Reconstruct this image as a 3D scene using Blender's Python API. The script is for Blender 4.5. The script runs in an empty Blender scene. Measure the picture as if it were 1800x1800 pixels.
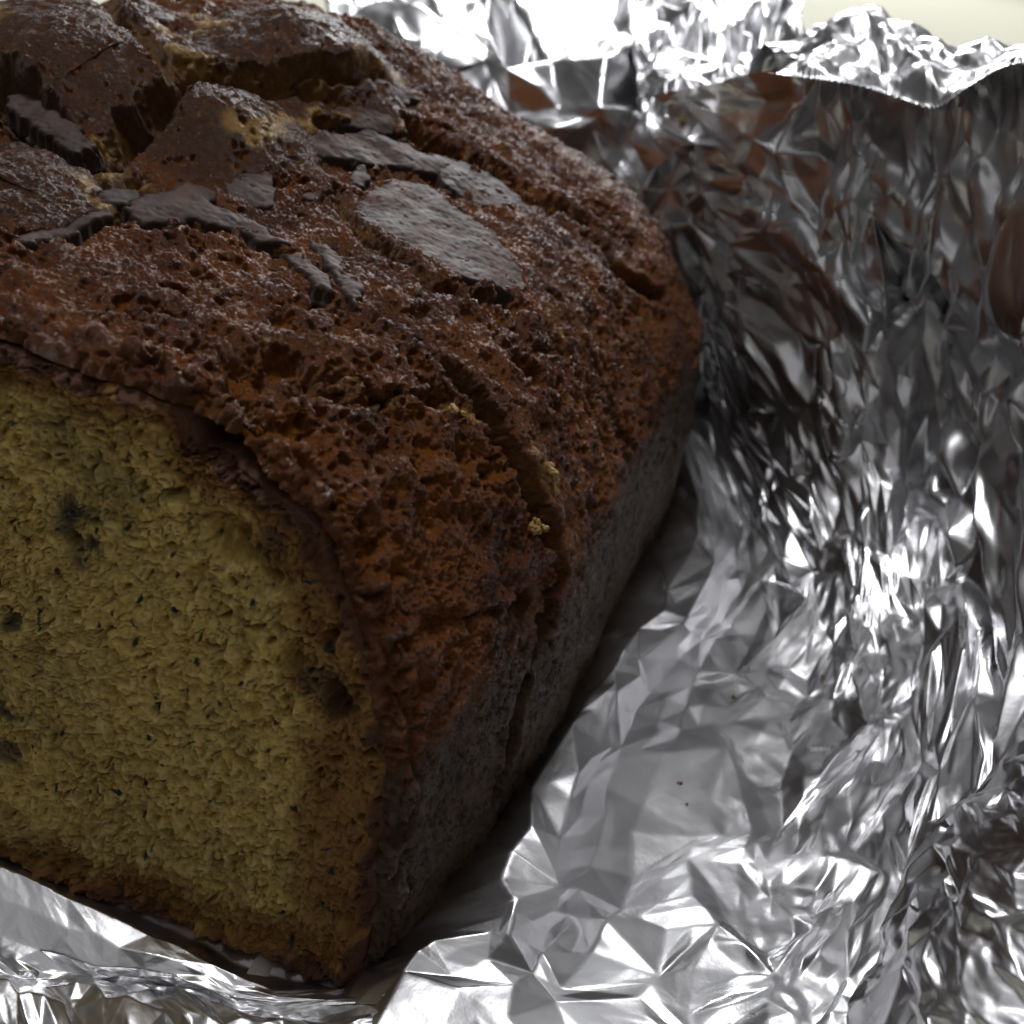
import bpy, math, random
import numpy as np

# ------------------------------------------------------------ camera, light, exposure
scene = bpy.context.scene
col = scene.collection
CAM = np.array([0.04654, -0.08429, 0.15554])
AXR = np.array([[0.877973, 0.458759, 0.136761], [0.352593, -0.426484, -0.83294], [-0.323793, 0.77952, -0.536197]])          # camera right, down, forward
cd = bpy.data.cameras.new('camera')
cam = bpy.data.objects.new('camera', cd); col.objects.link(cam)
from mathutils import Matrix, Vector
_r, _d, _f = (Vector(a) for a in AXR)
cam.matrix_world = Matrix(((_r.x, -_d.x, -_f.x, CAM[0]), (_r.y, -_d.y, -_f.y, CAM[1]), (_r.z, -_d.z, -_f.z, CAM[2]), (0, 0, 0, 1)))
cd.sensor_width = 36.0
cd.lens = 18.0 / math.tan(math.radians(26.5))
cd.clip_start = 0.005; cd.clip_end = 60.0
cd.dof.use_dof = True
cd.dof.focus_distance = 0.163
cd.dof.aperture_fstop = 24.0
scene.camera = cam

world = bpy.data.worlds.new('World'); scene.world = world; world.use_nodes = True
bg = world.node_tree.nodes['Background']
bg.inputs[0].default_value = (1.0, 0.97, 0.95, 1); bg.inputs[1].default_value = 0.042

def area(name, loc, target, sx, sy, power, colour):
    l = bpy.data.lights.new(name, 'AREA'); l.shape = 'RECTANGLE'; l.size = sx; l.size_y = sy
    l.energy = power; l.color = colour
    o = bpy.data.objects.new(name, l); col.objects.link(o); o.location = loc
    o.rotation_euler = (Vector(target) - Vector(loc)).to_track_quat('-Z', 'Y').to_euler()
    return o
area('window_light', (-1.45, 3.80, 1.80), (-0.1, 0.1, 0.9), 1.5, 0.9, 80.0, (0.97, 0.98, 1.0))
area('added_top_light', (-0.50, 0.50, 2.30), (0.0, 0.1, 0.05), 0.60, 0.46, 18.0, (0.98, 0.98, 1.0))  # added lamp lighting the crust from above
area('added_reflection_light', (-0.9, 5.0, 3.8), (0.0, 0.1, 0.6), 7.0, 3.6, 9.5, (0.92, 0.94, 1.0))  # added broad dim lamp, gives the foil grey reflections; not a wall
area('added_fill_light', (0.0, -0.5, 2.4), (0.0, 0.1, 0.0), 3.0, 2.6, 6.0, (0.98, 0.98, 1.0))  # added soft overhead fill, brightens the cut face; not a room fixture

scene.view_settings.view_transform = 'Standard'
scene.view_settings.look = 'None'
scene.view_settings.exposure = 0.5
scene.view_settings.gamma = 1.0

# ------------------------------------------------------------ noise on arrays
f4 = np.float32
def _h(ix, iy, iz, seed):
    h = (ix.astype(np.uint32) * np.uint32(374761393) + iy.astype(np.uint32) * np.uint32(668265263)
         + iz.astype(np.uint32) * np.uint32(2147483647) + np.uint32((seed * 974634777 + 12345) & 0xffffffff))
    h ^= h >> np.uint32(13); h *= np.uint32(1274126177); h ^= h >> np.uint32(16); h *= np.uint32(2246822519); h ^= h >> np.uint32(15)
    return h
def _u(h): return (h >> np.uint32(8)).astype(f4) * f4(1.0 / 16777216.0)
def vnoise(p, cell, seed=0):
    """smooth value noise, -1..1"""
    q = (p / cell).astype(f4); i = np.floor(q); f = q - i; i = i.astype(np.int32)
    f = f * f * f * (f * (f * 6 - 15) + 10)
    out = 0
    for dx in (0, 1):
        wx = f[:, 0] if dx else 1 - f[:, 0]
        for dy in (0, 1):
            wy = f[:, 1] if dy else 1 - f[:, 1]
            for dz in (0, 1):
                wz = f[:, 2] if dz else 1 - f[:, 2]
                out = out + wx * wy * wz * _u(_h(i[:, 0] + dx, i[:, 1] + dy, i[:, 2] + dz, seed))
    return out * 2 - 1
def fbm(p, cell, octs, seed=0, gain=0.5):
    s = 0; a = 1.0
    for k in range(octs):
        s = s + a * vnoise(p + f4(3.17 * k * cell), cell / 2 ** k, seed + k); a *= gain
    return s
def worley(p, cell, seed=0, second=False):
    """distance to the nearest scattered point in cells, and that point's own random number"""
    q = (p / cell).astype(f4); i = np.floor(q); f = q - i; i = i.astype(np.int32)
    best = np.full(len(p), 9, f4); b2 = np.full(len(p), 9, f4); rid = np.zeros(len(p), f4)
    for dx in (-1, 0, 1):
        for dy in (-1, 0, 1):
            for dz in (-1, 0, 1):
                h = _h(i[:, 0] + dx, i[:, 1] + dy, i[:, 2] + dz, seed)
                a = (h & np.uint32(1023)).astype(f4) / 1023; b = ((h >> np.uint32(10)) & np.uint32(1023)).astype(f4) / 1023
                c = ((h >> np.uint32(20)) & np.uint32(1023)).astype(f4) / 1023
                d = (dx + a - f[:, 0]) ** 2 + (dy + b - f[:, 1]) ** 2 + (dz + c - f[:, 2]) ** 2
                m = d < best
                b2 = np.where(m, best, np.minimum(b2, d)); best = np.where(m, d, best)
                rid = np.where(m, _u(h * np.uint32(2654435761)), rid)
    if second: return np.sqrt(best), np.sqrt(b2), rid
    return np.sqrt(best), rid
def sstep(a, b, x):
    t = np.clip((x - a) / (b - a), 0, 1); return t * t * (3 - 2 * t)
def line_dist(p, line):
    best = np.full(len(p), 1e9, f4)
    L = np.asarray(line, f4)
    for a, b in zip(L[:-1], L[1:]):
        ab = b - a; t = np.clip(((p - a) @ ab) / (ab @ ab + 1e-12), 0, 1)
        d = p - a - t[:, None] * ab
        best = np.minimum(best, (d * d).sum(1))
    return np.sqrt(best)
def facets(p2, cell, seed, warp=0.2):
    """continuous field of flat triangular facets meeting in sharp creases (crumpled sheet)"""
    p3 = np.concatenate([p2, np.full((len(p2), 1), 0.37 * cell, f4)], 1).astype(f4)
    w = np.stack([vnoise(p3, cell * 1.3, seed + 51), vnoise(p3, cell * 1.3, seed + 52)], 1) * f4(cell * warp)
    q = ((p2 + w) / cell).astype(f4)
    s = (q[:, 0] + q[:, 1]) * f4(0.36602540)
    x = q[:, 0] + s; y = q[:, 1] + s
    i = np.floor(x); j = np.floor(y); fx = x - i; fy = y - j; i = i.astype(np.int32); j = j.astype(np.int32); z = np.zeros_like(i)
    h00 = _u(_h(i, j, z, seed)); h11 = _u(_h(i + 1, j + 1, z, seed)); h10 = _u(_h(i + 1, j, z, seed)); h01 = _u(_h(i, j + 1, z, seed))
    lo = fx > fy
    return np.where(lo, h00 * (1 - fx) + h10 * (fx - fy) + h11 * fy, h00 * (1 - fy) + h01 * (fy - fx) + h11 * fx) * 2 - 1

# ------------------------------------------------------------ mesh and object helpers
def mesh_grid(name, P, mat, attrs=None, smooth=True, flip=False):
    ny, nx = P.shape[:2]
    return mesh_from(name, P.reshape(-1, 3), grid_quads(ny, nx, flip), mat, attrs, smooth)
def grid_quads(ny, nx, flip=False):
    idx = np.arange(ny * nx, dtype=np.int32).reshape(ny, nx)
    q = np.stack([idx[:-1, :-1], idx[:-1, 1:], idx[1:, 1:], idx[1:, :-1]], -1).reshape(-1, 4)
    return q[:, ::-1] if flip else q
def mesh_from(name, V, Q, mat, attrs=None, smooth=True):
    me = bpy.data.meshes.new(name)
    me.vertices.add(len(V)); me.vertices.foreach_set('co', np.ascontiguousarray(V, f4).ravel())
    k = Q.shape[1]
    me.loops.add(Q.size); me.loops.foreach_set('vertex_index', np.ascontiguousarray(Q, np.int32).ravel())
    me.polygons.add(len(Q)); me.polygons.foreach_set('loop_start', np.arange(0, Q.size, k, dtype=np.int32))
    try: me.polygons.foreach_set('loop_total', np.full(len(Q), k, np.int32))
    except Exception: pass
    me.update(calc_edges=True)
    me.polygons.foreach_set('use_smooth', np.full(len(Q), smooth, bool))
    for n, a in (attrs or {}).items():
        at = me.attributes.new(n, 'FLOAT', 'POINT'); at.data.foreach_set('value', np.ascontiguousarray(a, f4).ravel())
    me.materials.append(mat)
    return me
def obj(name, me, parent=None, **props):
    o = bpy.data.objects.new(name, me); col.objects.link(o)
    if parent: o.parent = parent
    for k, v in props.items(): o[k] = v
    return o
def grid_normals(P):
    du = np.gradient(P, axis=1); dv = np.gradient(P, axis=0)
    n = np.cross(dv, du); n /= np.linalg.norm(n, axis=-1, keepdims=True) + 1e-20
    return n

# ------------------------------------------------------------ materials
class Mat:
    def __init__(s, name):
        s.m = bpy.data.materials.new(name); s.m.use_nodes = True
        s.t = s.m.node_tree; s.b = s.t.nodes['Principled BSDF']
        s.tc = s.t.nodes.new('ShaderNodeTexCoord')
    def n(s, kind, **kw):
        x = s.t.nodes.new(kind)
        for k, v in kw.items():
            if k.startswith('i_'):
                key = k[2:]; key = int(key) if key.isdigit() else key.replace('_', ' ')
                if hasattr(v, 'is_output') or isinstance(v, bpy.types.NodeSocket): s.t.links.new(v, x.inputs[key])
                else: x.inputs[key].default_value = v
            else: setattr(x, k, v)
        return x
    def noise(s, scale, detail=4, rough=0.55, dist=0.0):
        return s.n('ShaderNodeTexNoise', i_Vector=s.tc.outputs['Object'], i_Scale=scale, i_Detail=detail, i_Roughness=rough, i_Distortion=dist).outputs['Fac']
    def ramp(s, fac, stops, interp='LINEAR'):
        r = s.t.nodes.new('ShaderNodeValToRGB'); s.t.links.new(fac, r.inputs[0]); r.color_ramp.interpolation = interp
        e = r.color_ramp.elements
        while len(e) < len(stops): e.new(0.5)
        for k, (p, c) in enumerate(stops):
            e[k].position = p; e[k].color = (c, c, c, 1) if isinstance(c, (int, float)) else (*c, 1)
        return r.outputs[0]
    def attr(s, name): return s.n('ShaderNodeAttribute', attribute_name=name).outputs['Fac']
    def mix(s, fac, a, b, mode='MIX'):
        x = s.t.nodes.new('ShaderNodeMix'); x.data_type = 'RGBA'; x.blend_type = mode
        for key, v in ((0, fac), (6, a), (7, b)):
            if isinstance(v, bpy.types.NodeSocket): s.t.links.new(v, x.inputs[key])
            elif key == 0: x.inputs[key].default_value = v
            else: x.inputs[key].default_value = (*v, 1)
        return x.outputs[2]
    def math(s, op, a, b=0.0, clamp=False):
        x = s.t.nodes.new('ShaderNodeMath'); x.operation = op; x.use_clamp = clamp
        for k, v in ((0, a), (1, b)):
            if isinstance(v, bpy.types.NodeSocket): s.t.links.new(v, x.inputs[k])
            else: x.inputs[k].default_value = v
        return x.outputs[0]
    def bump(s, height, dist, strength=1.0):
        x = s.n('ShaderNodeBump', i_Height=height, i_Distance=dist, i_Strength=strength)
        s.t.links.new(x.outputs[0], s.b.inputs['Normal']); return x
    def set(s, **kw):
        for k, v in kw.items():
            key = k.replace('_', ' ')
            if isinstance(v, bpy.types.NodeSocket): s.t.links.new(v, s.b.inputs[key])
            else: s.b.inputs[key].default_value = (*v, 1) if isinstance(v, tuple) and len(v) == 3 and key != 'Subsurface Radius' else v

def mat_crust():
    M = Mat('baked_crust')
    n1 = M.noise(140, 5, 0.6); n2 = M.noise(900, 3, 0.6); n3 = M.noise(45, 3)
    base = M.mix(M.ramp(n1, [(0.35, 0.0), (0.65, 1.0)]), (0.076, 0.0205, 0.0085), (0.185, 0.052, 0.0130))
    base = M.mix(M.ramp(n2, [(0.45, 0.0), (0.75, 0.55)]), base, (0.150, 0.066, 0.026))
    zone = M.ramp(M.noise(75, 3, 0.55), [(0.40, 0.0), (0.62, 1.0)])
    base = M.mix(M.math('MULTIPLY', zone, 0.9), base, M.mix(n2, (0.165, 0.042, 0.0060), (0.390, 0.128, 0.0165)))
    base = M.mix(M.attr('plate'), base, M.mix(n1, (0.085, 0.036, 0.021), (0.145, 0.068, 0.036)))
    pit = M.mix(n3, (0.270, 0.075, 0.0070), (0.470, 0.175, 0.0190))  # moist brown interior, its colour brightened to imitate light glowing through
    base = M.mix(M.attr('pit'), base, pit)
    crumbc = M.mix(n2, (0.22, 0.085, 0.014), (0.42, 0.22, 0.055))
    base = M.mix(M.attr('crev'), base, crumbc)
    side = M.mix(M.ramp(M.noise(260, 6, 0.65), [(0.38, 0.0), (0.62, 1.0)]), (0.042, 0.022, 0.012), (0.180, 0.110, 0.064))
    side = M.mix(M.ramp(M.noise(60, 3), [(0.45, 0.0), (0.65, 0.7)]), side, (0.130, 0.072, 0.026))
    base = M.mix(M.attr('side'), base, side)
    base = M.mix(M.math('MULTIPLY', M.attr('rim'), 0.45), base, M.mix(n2, (0.075, 0.0225, 0.0105), (0.165, 0.055, 0.0180)))
    base = M.mix(M.attr('gold'), base, M.mix(n2, (0.36, 0.165, 0.028), (0.70, 0.45, 0.14)))
    r = M.ramp(M.noise(700, 3, 0.6), [(0.3, 0.10), (0.7, 0.40)])
    r = M.math('ADD', r, M.math('MULTIPLY', M.attr('side'), 0.12))
    r = M.math('MULTIPLY', r, M.math('SUBTRACT', 1.0, M.math('MULTIPLY', M.attr('pit'), 0.55)))
    M.set(Base_Color=base, Roughness=r, Specular_IOR_Level=0.5)
    M.bump(M.noise(2000, 5, 0.85), 0.0011, 1.0)
    return M.m
def mat_crumb():
    M = Mat('cake_crumb')
    n1 = M.noise(700, 4, 0.6); n2 = M.noise(60, 4, 0.6); n3 = M.noise(25, 2)
    base = M.mix(M.ramp(n1, [(0.3, 0.0), (0.7, 1.0)]), (0.330, 0.215, 0.050), (0.700, 0.500, 0.145))
    base = M.mix(M.ramp(n2, [(0.45, 0.0), (0.72, 0.55)]), base, (0.270, 0.225, 0.085))
    base = M.mix(M.math('MULTIPLY', M.attr('tone'), 0.8), base, (0.740, 0.580, 0.230))
    base = M.mix(M.attr('brown'), base, M.mix(n1, (0.150, 0.058, 0.012), (0.330, 0.165, 0.032)))
    base = M.mix(M.attr('rim'), base, M.mix(n2, (0.055, 0.018, 0.009), (0.125, 0.042, 0.014)))
    base = M.mix(M.attr('speck'), base, (0.020, 0.016, 0.017))
    M.set(Base_Color=base, Roughness=M.ramp(n1, [(0.3, 0.42), (0.7, 0.65)]), Specular_IOR_Level=0.4)
    M.bump(M.noise(2600, 4, 0.7), 0.00030, 1.0)
    return M.m
def mat_chocolate():
    M = Mat('dark_chocolate')
    n1 = M.noise(160, 4, 0.6); n2 = M.noise(1500, 3, 0.6)
    base = M.mix(M.ramp(n1, [(0.35, 0.0), (0.65, 1.0)]), (0.032, 0.020, 0.0170), (0.076, 0.050, 0.041))
    base = M.mix(M.ramp(M.noise(110, 4), [(0.46, 0.0), (0.62, 0.8)]), base, (0.105, 0.058, 0.042))
    base = M.mix(M.ramp(M.noise(420, 3), [(0.60, 0.0), (0.70, 0.8)]), base, (0.020, 0.012, 0.010))
    base = M.mix(M.attr('flank'), base, (0.040, 0.024, 0.018))
    M.set(Base_Color=base, Roughness=M.ramp(n1, [(0.3, 0.58), (0.7, 0.80)]), Specular_IOR_Level=0.30)
    M.bump(M.math('ADD', M.math('MULTIPLY', n2, 0.5), M.noise(420, 3)), 0.0003, 0.35)
    return M.m
def mat_foil(name, rough=0.2):
    M = Mat(name)
    n1 = M.noise(55, 4, 0.55); n2 = M.noise(420, 3, 0.55)
    base = M.mix(n1, (0.63, 0.63, 0.65), (0.74, 0.74, 0.75))
    r = M.ramp(n1, [(0.3, rough - 0.05), (0.7, rough + 0.09)])
    M.set(Base_Color=base, Metallic=1.0, Roughness=r)
    w = M.n('ShaderNodeTexNoise', i_Scale=1.0, i_Detail=2.0)
    mp = M.n('ShaderNodeMapping', i_Vector=M.tc.outputs['Object']); mp.inputs['Scale'].default_value = (60, 2600, 60); mp.inputs['Rotation'].default_value = (0.2, 0.3, 0.6)
    M.t.links.new(mp.outputs[0], w.inputs['Vector'])
    M.bump(M.math('ADD', M.math('MULTIPLY', w.outputs['Fac'], 0.10), n2), 0.00010, 0.5)
    return M.m
def mat_plain(name, a, b, scale, rough):
    M = Mat(name); n = M.noise(scale, 4, 0.6)
    M.set(Base_Color=M.mix(n, a, b), Roughness=rough)
    M.bump(M.noise(scale * 6, 3), 0.0004, 0.3)
    return M.m
CRUST = mat_crust(); CRUMB_M = mat_crumb(); CHOC = mat_chocolate()
FOIL = mat_foil('aluminium_foil', 0.31); FOIL_D = mat_foil('aluminium_foil_dull', 0.26)
TABLE = mat_plain('cream_table', (0.72, 0.71, 0.56), (0.76, 0.75, 0.60), 3.0, 0.9)
GOLD = mat_plain('golden_crumb', (0.20, 0.11, 0.022), (0.40, 0.26, 0.07), 900, 0.6)
BROWN = mat_plain('brown_crumb', (0.10, 0.055, 0.018), (0.20, 0.11, 0.03), 900, 0.6)

# ------------------------------------------------------------ the table
def build_table():
    x0, x1, y0, y1 = -3.0, 3.0, -0.35, 5.0
    V = []
    for y in np.linspace(y0, y1, 12):
        for x in np.linspace(x0, x1, 12): V.append((x, y, -0.004))
    top = mesh_from('table_top', np.array(V), grid_quads(12, 12), TABLE)
    obj('table_top', top, kind='structure')
build_table()

# ------------------------------------------------------------ the loaf: measured features (metres, on its surface)
CREV=[(0.005,0.0095,[[-0.1365,0.0554,0.1073],[-0.1164,0.0494,0.1045],[-0.1078,0.0463,0.103],[-0.1002,0.0444,0.1021],[-0.094,0.0433,0.1009],[-0.0924,0.0469,0.1015],[-0.0945,0.055,0.1038],[-0.0956,0.0612,0.1055],[-0.0982,0.0679,0.1078]],0.2),(0.0035,0.005,[[-0.0982,0.0679,0.1078],[-0.1033,0.0738,0.1103],[-0.1109,0.0775,0.1116],[-0.1169,0.0785,0.1124],[-0.1295,0.086,0.1138],[-0.1521,0.1064,0.1132]],0.6),(0.0034,0.007,[[-0.0977,0.0676,0.1076],[-0.0983,0.0738,0.1093],[-0.0937,0.0758,0.1084],[-0.0903,0.0814,0.108],[-0.0905,0.0918,0.1091],[-0.0907,0.1006,0.1101]],0.5),(0.005,0.0085,[[-0.1008,0.0757,0.1104],[-0.0958,0.0811,0.1102],[-0.0914,0.0877,0.1092],[-0.0882,0.0966,0.1084],[-0.0849,0.0997,0.1067]],0.7),(0.0034,0.0055,[[-0.0892,0.1016,0.1094],[-0.087,0.1107,0.1089],[-0.0872,0.1197,0.1092]],0.5),(0.0024,0.004,[[-0.0935,0.0426,0.1007],[-0.0893,0.041,0.0996],[-0.0856,0.041,0.099],[-0.0851,0.0483,0.1002]],0.6),(0.0022,0.004,[[-0.0812,0.0911,0.1041],[-0.0773,0.1015,0.1023],[-0.074,0.1121,0.1008],[-0.0705,0.1148,0.099]],0.35),(0.0042,0.01,[[-0.0738,0.1174,0.1006],[-0.0677,0.1213,0.0975],[-0.06,0.124,0.0946],[-0.0526,0.1243,0.0925],[-0.047,0.1283,0.0907],[-0.0422,0.134,0.0882]],0.4),(0.0038,0.0095,[[-0.0433,0.133,0.0888],[-0.0378,0.138,0.0855],[-0.032,0.1367,0.0818],[-0.0281,0.1363,0.0787]],0.45),(0.0026,0.006,[[-0.0272,0.1373,0.0776],[-0.0242,0.1433,0.0734],[-0.0222,0.152,0.0692]],0.3),(0.0028,0.004,[[-0.0828,0.0158,0.0961],[-0.0807,0.0202,0.0961],[-0.08,0.026,0.0963],[-0.0794,0.0335,0.0969],[-0.0789,0.0359,0.0971]],0.3),(0.002,0.003,[[-0.0737,0.0362,0.0965],[-0.0705,0.0419,0.0966],[-0.0657,0.0457,0.0961],[-0.061,0.0472,0.0956],[-0.0563,0.0487,0.0951]],0.4),(0.002,0.0035,[[-0.0678,0.0787,0.0979],[-0.0602,0.0709,0.0958],[-0.0532,0.0655,0.0946],[-0.0461,0.0658,0.0934]],0.5),(0.0026,0.005,[[-0.0511,0.0644,0.0943],[-0.042,0.0651,0.0928],[-0.0362,0.063,0.0915],[-0.0314,0.0674,0.0894],[-0.0275,0.0783,0.0864]],0.3),(0.0014,0.003,[[-0.0535,0.1097,0.0933],[-0.0476,0.1095,0.0919],[-0.0423,0.1134,0.0899]],0.3),(0.0023,0.0075,[[-0.0219,0.048,0.0858],[-0.0181,0.0482,0.0831],[-0.0138,0.0483,0.0794],[-0.0106,0.0489,0.0754],[-0.0076,0.0497,0.0706]],0.4),(0.0024,0.009,[[-0.0076,0.0497,0.0706],[-0.0053,0.0506,0.0667],[-0.0041,0.0505,0.0644]],0.4),(0.0025,0.009,[[-0.0032,0.0507,0.0626],[-0.0009,0.0536,0.0574],[0.0007,0.0533,0.0526],[0.0012,0.0507,0.0502]],0.2),(0.0023,0.007,[[0.0012,0.0507,0.0502],[0.0021,0.0476,0.0458],[0.0026,0.0444,0.0418],[0.0027,0.0394,0.0393]],0.2),(0.0022,0.006,[[0.0027,0.0394,0.0393],[0.0034,0.0369,0.0323],[0.0036,0.0348,0.0247],[0.0036,0.0318,0.0186]],0.2),(0.0011,0.0025,[[-0.0273,0.0936,0.0841],[-0.0227,0.0949,0.0804],[-0.0182,0.0949,0.0757],[-0.0153,0.098,0.0706],[-0.0112,0.0992,0.0638]],0.3),(0.0013,0.0032,[[-0.0121,0.0939,0.0669],[-0.0094,0.0985,0.0608],[-0.0068,0.1028,0.0546]],0.3),(0.0016,0.003,[[-0.0243,0.0332,0.0868],[-0.0204,0.0388,0.0846],[-0.019,0.0432,0.0838]],0.3),(0.002,0.0022,[[-0.0058,0.0156,0.0621],[-0.0042,0.0229,0.0603],[-0.0019,0.0321,0.057],[-0.0001,0.0415,0.0536]],0.1),(0.0022,0.0028,[[-0.0357,0.0106,0.0912],[-0.0336,0.014,0.0905],[-0.0315,0.0174,0.0898],[-0.0305,0.0237,0.0896],[-0.0276,0.0252,0.0883]],0.35),(0.0018,0.0026,[[-0.0323,0.0257,0.0903],[-0.0301,0.0296,0.0896],[-0.0254,0.0304,0.0873],[-0.0226,0.0324,0.0858]],0.5)]
PITS=[([-0.0376,0.0185,0.0919],0.004,0.004),([-0.0367,0.0239,0.0918],0.0036,0.0034),([-0.0337,0.0252,0.0909],0.0026,0.003),([-0.0284,0.01,0.088],0.0044,0.0045),([-0.0276,0.0147,0.0878],0.0032,0.003),([-0.0178,0.0646,0.0816],0.0032,0.0036),([-0.0165,0.069,0.0797],0.0024,0.003),([-0.0132,0.0124,0.075],0.003,0.0032),([-0.044,0.0416,0.0934],0.0036,0.003),([-0.0398,0.0418,0.0927],0.003,0.003),([-0.0325,0.0538,0.0909],0.0022,0.0034),([-0.0218,0.0313,0.0852],0.0022,0.0028),([-0.0267,0.0699,0.0869],0.0034,0.002),([-0.0203,0.0419,0.0846],0.002,0.0026),([-0.018,0.0121,0.0808],0.0022,0.002),([-0.0453,0.0139,0.0933],0.0024,0.002),([-0.0289,0.0322,0.0891],0.0022,0.002),([-0.01,0.0154,0.0702],0.002,0.0015),([-0.0359,0.0087,0.0911],0.0024,0.002),([-0.0388,0.0066,0.0905],0.002,0.002),([-0.0131,0.0378,0.0783],0.0024,0.0022),([-0.0428,0.0313,0.0931],0.0024,0.002),([-0.0543,0.015,0.0943],0.002,0.0014),([-0.0116,0.026,0.0745],0.002,0.0014),([-0.0214,0.1082,0.0765],0.002,0.001),([-0.0353,0.04,0.0917],0.0026,0.0026),([-0.0351,0.0132,0.091],0.0026,0.003)]
MOUNDS=[([-0.1189,0.0649,0.1089],0.021,0.0085),([-0.1436,0.0765,0.1117],0.02,0.006),([-0.0875,0.0652,0.1038],0.013,0.0048),([-0.0851,0.0751,0.1046],0.012,0.003),([-0.0989,0.1024,0.1142],0.019,0.0055),([-0.0918,0.115,0.1124],0.016,0.0032),([-0.095,0.0319,0.0984],0.014,0.005),([-0.129,0.0917,0.1146],0.008,0.004),([-0.0696,0.1323,0.0979],0.012,0.0012),([-0.0587,0.1357,0.0937],0.012,0.0012),([-0.0639,0.0308,0.0952],0.014,0.0008),([-0.0299,0.1094,0.0837],0.014,0.001)]
CHIPS=[('big',0.0026,[[-0.0599,0.0729,0.0958],[-0.0631,0.0815,0.0965],[-0.064,0.0926,0.0966],[-0.0608,0.0999,0.0956],[-0.0512,0.0966,0.0933],[-0.0436,0.0953,0.0916],[-0.0367,0.0949,0.0891],[-0.0321,0.0944,0.0869],[-0.0284,0.0879,0.0856],[-0.0287,0.0801,0.0868],[-0.032,0.0749,0.089],[-0.0359,0.0687,0.091],[-0.0425,0.0696,0.0927],[-0.0474,0.0679,0.0936],[-0.054,0.0684,0.0947]]),('long',0.0024,[[-0.0792,0.0788,0.1024],[-0.0797,0.0891,0.1032],[-0.0768,0.1008,0.1021],[-0.0729,0.1082,0.1001],[-0.0685,0.1118,0.0981],[-0.0644,0.1184,0.0963],[-0.0618,0.107,0.0957],[-0.0663,0.0984,0.0973],[-0.0696,0.0908,0.0986],[-0.0744,0.082,0.1005],[-0.0766,0.0762,0.101]]),('tail',0.002,[[-0.0662,0.1118,0.0972],[-0.0654,0.12,0.0966],[-0.0587,0.1243,0.0942],[-0.0498,0.122,0.0918],[-0.0437,0.1175,0.0901],[-0.0434,0.1112,0.0905],[-0.0473,0.1067,0.0919],[-0.054,0.1059,0.0936],[-0.0593,0.1042,0.095]]),('grey',0.0022,[[-0.0796,0.0603,0.1004],[-0.0792,0.0637,0.1007],[-0.0773,0.0688,0.1006],[-0.0737,0.0674,0.0992],[-0.07,0.0636,0.0979],[-0.0677,0.0591,0.0971],[-0.0696,0.0563,0.0974],[-0.0726,0.0537,0.0979],[-0.0764,0.0568,0.0991]]),('strip',0.0022,[[-0.0804,0.0371,0.0975],[-0.0809,0.0442,0.0986],[-0.0799,0.0521,0.0995],[-0.0768,0.0541,0.0989],[-0.0725,0.0511,0.0977],[-0.0663,0.0523,0.0966],[-0.0583,0.0514,0.0954],[-0.0568,0.0506,0.0952],[-0.0599,0.0489,0.0955],[-0.0668,0.0469,0.0964],[-0.072,0.0434,0.0969],[-0.0752,0.0367,0.0967]]),('sliver',0.002,[[-0.0558,0.0477,0.095],[-0.0521,0.0494,0.0946],[-0.0464,0.0477,0.0938],[-0.0429,0.0437,0.0933],[-0.045,0.0428,0.0935],[-0.0527,0.0458,0.0946]]),('crumbly',0.0026,[[-0.0564,0.0542,0.0952],[-0.0501,0.0544,0.0943],[-0.0443,0.0515,0.0935],[-0.0392,0.0466,0.0927],[-0.0383,0.0423,0.0924],[-0.0438,0.0467,0.0934],[-0.05,0.0503,0.0943]]),('thin',0.001,[[-0.0756,0.0749,0.1005],[-0.0743,0.0793,0.1003],[-0.0689,0.0806,0.0983],[-0.0687,0.077,0.0981],[-0.0725,0.0744,0.0993]]),('dot',0.001,[[-0.0697,0.0686,0.0981],[-0.0689,0.073,0.098],[-0.0659,0.0731,0.0972],[-0.0657,0.0689,0.097],[-0.0676,0.0671,0.0974]]),('under',0.0034,[[-0.1194,0.0501,0.1049],[-0.1179,0.0546,0.1061],[-0.1119,0.0541,0.1054],[-0.1008,0.0499,0.1036],[-0.0945,0.046,0.1016],[-0.0961,0.0427,0.1011],[-0.1048,0.0446,0.1025],[-0.1139,0.0471,0.1036]]),('back',0.002,[[-0.0851,0.1077,0.1074],[-0.0862,0.1183,0.1086],[-0.0842,0.1273,0.1068],[-0.081,0.129,0.1046],[-0.0802,0.1187,0.1045],[-0.0827,0.109,0.106]]),('mid',0.0018,[[-0.0837,0.0943,0.1057],[-0.0831,0.1054,0.106],[-0.0786,0.1117,0.1035],[-0.0746,0.1147,0.1011],[-0.0752,0.1068,0.1013],[-0.08,0.0971,0.1037]]),('left',0.0026,[[-0.0838,0.0187,0.0962],[-0.0836,0.0272,0.0966],[-0.081,0.035,0.0973],[-0.0789,0.0346,0.097],[-0.0796,0.0234,0.0961],[-0.0812,0.0177,0.0961]]),('small',0.0016,[[-0.0872,0.037,0.0985],[-0.0856,0.041,0.099],[-0.0825,0.0441,0.0989],[-0.0809,0.0391,0.0979],[-0.0836,0.0357,0.0978]]),('flake',0.0016,[[-0.1109,0.098,0.1149],[-0.1164,0.111,0.1172],[-0.1038,0.1027,0.1154],[-0.1013,0.0932,0.1135]]),('bit',0.002,[[-0.0692,0.0849,0.0984],[-0.07,0.0901,0.0987],[-0.0666,0.0896,0.0975],[-0.0652,0.0844,0.0971],[-0.0665,0.082,0.0975]])]
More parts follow.
